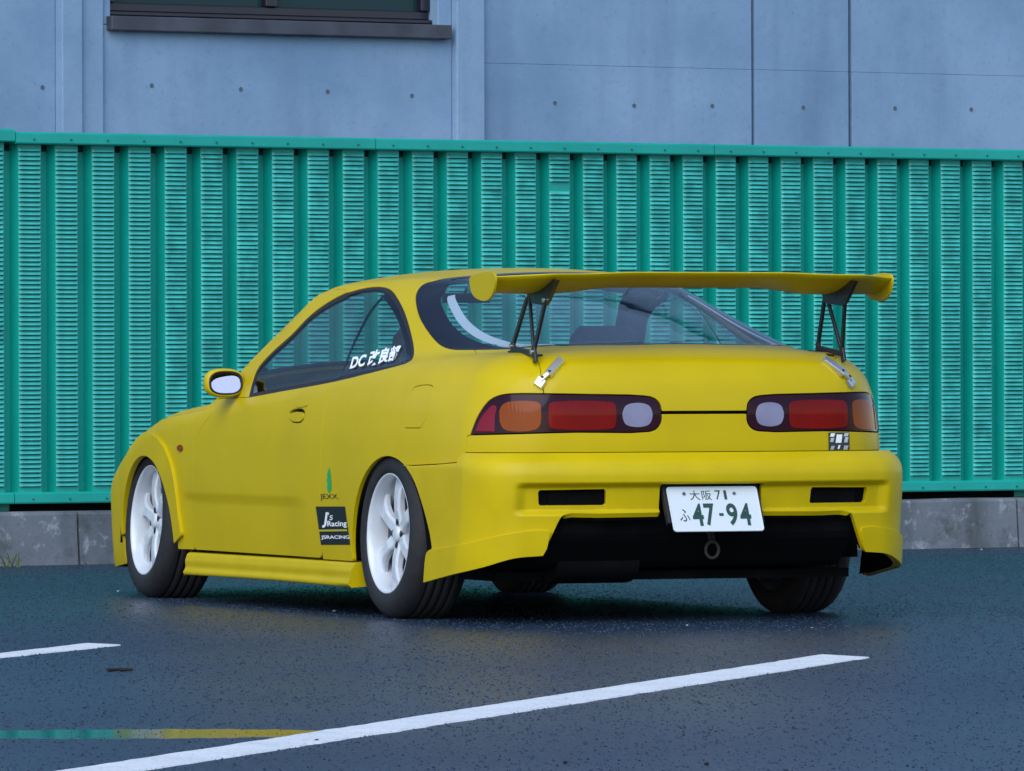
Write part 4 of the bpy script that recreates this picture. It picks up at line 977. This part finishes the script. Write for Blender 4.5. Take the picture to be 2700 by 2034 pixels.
for s in (1, -1):
    pl = [(-.565, 1.158), (-.575, 1.125), (-.60, 1.102), (-.66, 1.086), (-.72, 1.084), (-.765, 1.098), (-.79, 1.125), (-.80, 1.160), (-.78, 1.175), (-.60, 1.170)]
    b = MB(); b.prism([tuple(p) for p in smooth_curve(pl, 3, True)], (0, s*.7225, 0), (1, 0, 0), (0, 0, 1), (0, s, 0), .008); bevel(b.build('end_plate', YELK, WING), .003)
    # truss stand
    yb, yt = .565*s, .545*s; b = MB()
    zf = float(surf(np.array([to_chart([[-.54, yb, .93]])[0]]))[0][0][2]); zr = float(surf(np.array([to_chart([[-.735, yb, .90]])[0]]))[0][0][2])
    def sp(x, z): t = (z-.92)/.2; return Vector((x, yb+(yt-yb)*t, z))
    def bar(p, q, w=.016):
        p, q = Vector(p), Vector(q); d = (q-p).normalized(); n = Vector((0, 1, 0)); u = d.cross(n).normalized()
        A = [p-u*w/2-n*.005, p+u*w/2-n*.005, p+u*w/2+n*.005, p-u*w/2+n*.005]; B_ = [v+(q-p) for v in A]; b.loft([A, B_], smooth=False)
    f0, r0 = sp(-.54, zf+.022), sp(-.735, zr+.022); f1, r1 = sp(-.645, 1.115), sp(-.800, 1.085)
    bar(f0, f1, .018); bar(r0, r1, .018); bar(f1, r0, .014); bar(f0+Vector((.01, 0, -.008)), r0+Vector((-.01, 0, -.008)), .020)
    for p in (f0, r0): bar(p+Vector((0, 0, .014)), p+Vector((-.016, 0, -.034)), .026)
    br = [(-.625, 1.142), (-.635, 1.088), (-.66, 1.076), (-.80, 1.066), (-.825, 1.080), (-.905, 1.150), (-.86, 1.152), (-.74, 1.128)]
    V0 = [Vector((x, yt-.006, z)) for x, z in br]; V1 = [Vector((x, yt+.006, z)) for x, z in br]; b.loft([V0, V1], smooth=False)
    so = b.build('wing_stand', CARB, WING); bevel(so, .002)
    b = MB()
    for p in (f0, r0, f1+Vector((0, 0, -.012)), r1+Vector((.0, 0, .0))): b.tube(p+Vector((0, s*.005, 0)), p+Vector((0, s*.012, 0)), .008, 8)
    b.build('bolts', CHROME, so)
    # base foot plate on the lid
    b = MB(); P, N = surf(np.array([to_chart([[x, yb+dy, .92]])[0] for x, dy in ((-.515, -.018), (-.76, -.018), (-.76, .018), (-.515, .018))]), off=.001)
    b.loft([[tuple(p) for p in P], [tuple(p+n*.006) for p, n in zip(P, N)]], smooth=False); b.build('foot_plate', CARB, so)
# chrome draw latches across the hatch seam
for s in (1, -1):
    pts = px([(1429, 1004), (1446, 990), (1464, 974), (1478, 957), (1420, 1018)]); N = grad(F, pts)
    fl = np.array([1, s, 1])
    A = [Vector((p+n*.008)*fl) for p, n in zip(pts, N)]; Nn = [Vector(n*fl) for n in N]
    b = MB()
    d = (A[3]-A[0]).normalized(); w = d.cross(Nn[1]).normalized()
    def blk(p, q, hw, h0, h1):
        b.loft([[p-w*hw-Nn[1]*h0, p+w*hw-Nn[1]*h0, p+w*hw*.8+Nn[1]*h1, p-w*hw*.8+Nn[1]*h1], [q-w*hw-Nn[1]*h0, q+w*hw-Nn[1]*h0, q+w*hw*.8+Nn[1]*h1, q-w*hw*.8+Nn[1]*h1]], smooth=False)
    blk(A[1]-d*.004, A[3]+d*.004, .015, .007, .014); blk(A[4]-d*.004, A[0]+d*.002, .019, .007, .006); blk(A[0]-d*.012, A[1], .008, -.002, .011)
    o = b.build('hatch_latch', CHROME, HATCH); bevel(o, .002)
    b = MB()
    for p in (A[0]+d*.004, A[1]+d*.006): b.tube(p+Nn[1]*.008, p+Nn[1]*.014, .0055, 8)
    b.build('latch_pin', BLK, o)
# ------------------------------------------------------------------ lettering
def text_geo(s, size=1., shear=0., bold=0.):
    cu = bpy.data.curves.new('txt', 'FONT'); cu.body = s; cu.size = size; cu.shear = shear; cu.offset = bold; cu.align_x = 'LEFT'; cu.resolution_u = 4
    ob = bpy.data.objects.new('txt', cu); COL.objects.link(ob)
    dg = bpy.context.evaluated_depsgraph_get(); me = ob.evaluated_get(dg).to_mesh()
    V = np.array([tuple(v.co) for v in me.vertices]).reshape(-1, 3); Fc = [tuple(p.vertices) for p in me.polygons]
    ob.evaluated_get(dg).to_mesh_clear(); bpy.data.objects.remove(ob); bpy.data.curves.remove(cu)
    return V, Fc
def fit_text(s, **k):
    V, Fc = text_geo(s, **k); lo, hi = V[:, :2].min(0), V[:, :2].max(0); return (V[:, :2]-lo)/(hi-lo), Fc
def decal(name, uv, Fc, TL, TR, BL, m, parent, off=.0015, Fn=None):
    """flat print laid on the body: uv in 0..1 (v up) inside the pixel parallelogram TL,TR,BL"""
    TL, TR, BL = map(np.array, (TL, TR, BL)); pts = [TL+(TR-TL)*u+(BL-TL)*(1-v) for u, v in uv]
    P = px(pts, Fn); N = grad(Fn or F, P); return mk(name, P+N*off, Fc, m, parent)
def quad_decal(name, TL, TR, BL, m, parent, off=.001, n=4):
    uv = [(i/n, j/n) for j in range(n+1) for i in range(n+1)]; Fc = [(j*(n+1)+i, j*(n+1)+i+1, (j+1)*(n+1)+i+1, (j+1)*(n+1)+i) for j in range(n) for i in range(n)]
    return decal(name, uv, Fc, TL, TR, BL, m, parent, off)
V, Fc = fit_text('DC 改良部', shear=.25, bold=.035)
decal('window_sticker', V, Fc, (927, 937), (1059, 909), (922, 978), WHITEV, car, off=.002)
stk = quad_decal('door_sticker', (833, 1336), (910, 1336), (847, 1437), BLACKV, car)
for txt, TL, TR, BL, m, kw in (("J", (846, 1352), (866, 1351), (851, 1392), WHITEV, dict(shear=.3, bold=.03)), ("'s", (866, 1352), (878, 1352), (868, 1372), WHITEV, dict(shear=.2)), ("Racing", (861, 1374), (914, 1373), (866, 1393), MATS['white_vinyl'], dict(shear=.2, bold=.02)), ("TUNED BY", (868, 1349), (905, 1349), (869, 1358), mat('ochre_vinyl', (.35, .33, .08)), {}), ("PRO TECHNICA", (847, 1412), (922, 1412), (849, 1424), WHITEV, dict(bold=.02))):
    if txt in ("TUNED BY",): continue
    V, Fc = fit_text(txt if txt != "PRO TECHNICA" else "JSRACING", **kw); decal('sticker_lettering', V, Fc, TL, TR, BL, m, stk, off=.002)
quad_decal('sticker_stripe', (842, 1397), (916, 1396), (843, 1402), mat('yellow_vinyl', (.45, .40, .02)), stk, .0018)
leaf = [(.5, 1), (.62, .86), (.70, .70), (.66, .62), (.78, .45), (.72, .38), (.80, .18), (.66, .06), (.56, .0), (.42, .02), (.30, .16), (.34, .36), (.24, .48), (.34, .62), (.30, .72), (.42, .88)]
decal('green_sticker', leaf, [tuple(range(len(leaf)))], (856, 1232), (880, 1232), (856, 1300), GREENV, car)
V, Fc = fit_text('JEXX.'); decal('small_lettering', V, Fc, (843, 1303), (893, 1303), (846, 1320), BLACKV, car)
# emblem on the tail panel: bright chips on a dark square
em = quad_decal('emblem', (2183, 1141), (2238, 1140), (2184, 1187), mat('emblem_dark', (.03, .035, .04), rough=.3, coat=.5), car, .003)
for k, (x0, y0, x1, y1) in enumerate(((2186, 1143, 2200, 1152), (2222, 1142, 2236, 1151), (2186, 1155, 2198, 1166), (2201, 1146, 2219, 1168), (2223, 1153, 2235, 1167), (2187, 1176, 2199, 1186), (2206, 1174, 2214, 1184), (2221, 1175, 2235, 1186))):
    quad_decal('emblem_chip', (x0+3, y0), (x1, y0), (x0, y1), CHROME if k % 3 else WHITEV, em, .005, 2)
# number plate
PX_, PZ_, TILT = -.955, .384, .443
plate = mk('number_plate', [], [], None, car) if False else None
b = MB(); hw, hh, r = .165, .0825, .012; poly = []
for cx_, cz_, a0 in ((hw-r, hh-r, 0), (-hw+r, hh-r, 90), (-hw+r, -hh+r, 180), (hw-r, -hh+r, 270)):
    poly += [(cx_+r*math.cos(math.radians(a0+k*22.5)), cz_+r*math.sin(math.radians(a0+k*22.5))) for k in range(5)]
PO = Vector((PX_, 0, PZ_)); PU = Vector((0, -1, 0)); PV = Vector((math.sin(TILT), 0, math.cos(TILT))); PN = PU.cross(PV)
if PN.x > 0: PN = -PN
b.prism(poly, PO-PN*.003, PU, PV, PN, .003); plate = b.build('number_plate', PLATE, car)
b = MB(); b.prism([(x*1.0, z*1.0) for x, z in poly], PO, PU, PV, PN, .0015)
ri = [(x*.975, z*.95) for x, z in poly]
b2 = MB(); A = [PO+PU*x+PV*z for x, z in poly]; B_ = [PO+PU*x*.99+PV*z*.985+PN*.003 for x, z in poly]; C_ = [PO+PU*x+PV*z+PN*.0004 for x, z in ri]
b2.loft([A, B_, C_], cap=False); b2.build('plate_rim', PLATE, plate)
def ptext(s, x0, x1, z0, z1, m=INK, **k):
    V, Fc = fit_text(s, **k); mk('plate_lettering', [PO+PU*(x0+(x1-x0)*u)+PV*(z0+(z1-z0)*v)+PN*.0012 for u, v in V], Fc, m, plate)
ptext('大', -.085, -.048, .033, .068); ptext('阪', -.041, -.006, .033, .068)
ptext('7', .008, .029, .034, .068); ptext('1', .040, .050, .034, .068)
ptext('ふ', -.135, -.098, -.045, .0)
ptext('4', -.088, -.048, -.062, .020, bold=.025); ptext('7', -.043, -.005, -.062, .020, bold=.025); ptext('9', .038, .077, -.062, .020, bold=.025); ptext('4', .085, .125, -.062, .020, bold=.025)
mk('plate_lettering', [PO+PU*x+PV*z+PN*.0012 for x, z in ((.010, -.026), (.026, -.026), (.026, -.016), (.010, -.016))], [(0, 1, 2, 3)], INK, plate)
for x in (-.105, .078):
    b = MB(); b.tube(PO+PU*x+PV*.056, PO+PU*x+PV*.056+PN*.004, .0055, 10); b.build('plate_screw', STEEL, plate)
b = MB(); b.prism([(-.175, -.045), (.175, -.045), (.175, .095), (-.175, .095)], PO-PN*.03, PU, PV, PN, .02); b.build('plate_holder', BLK, car)
b = MB(); b.loft([[(-.835, y, .36), (-.835, y, .50), (-.78, y, .52), (-.78, y, .36)] for y in (-.5, .5)], smooth=False); b.build('bumper_beam', DARK, car)
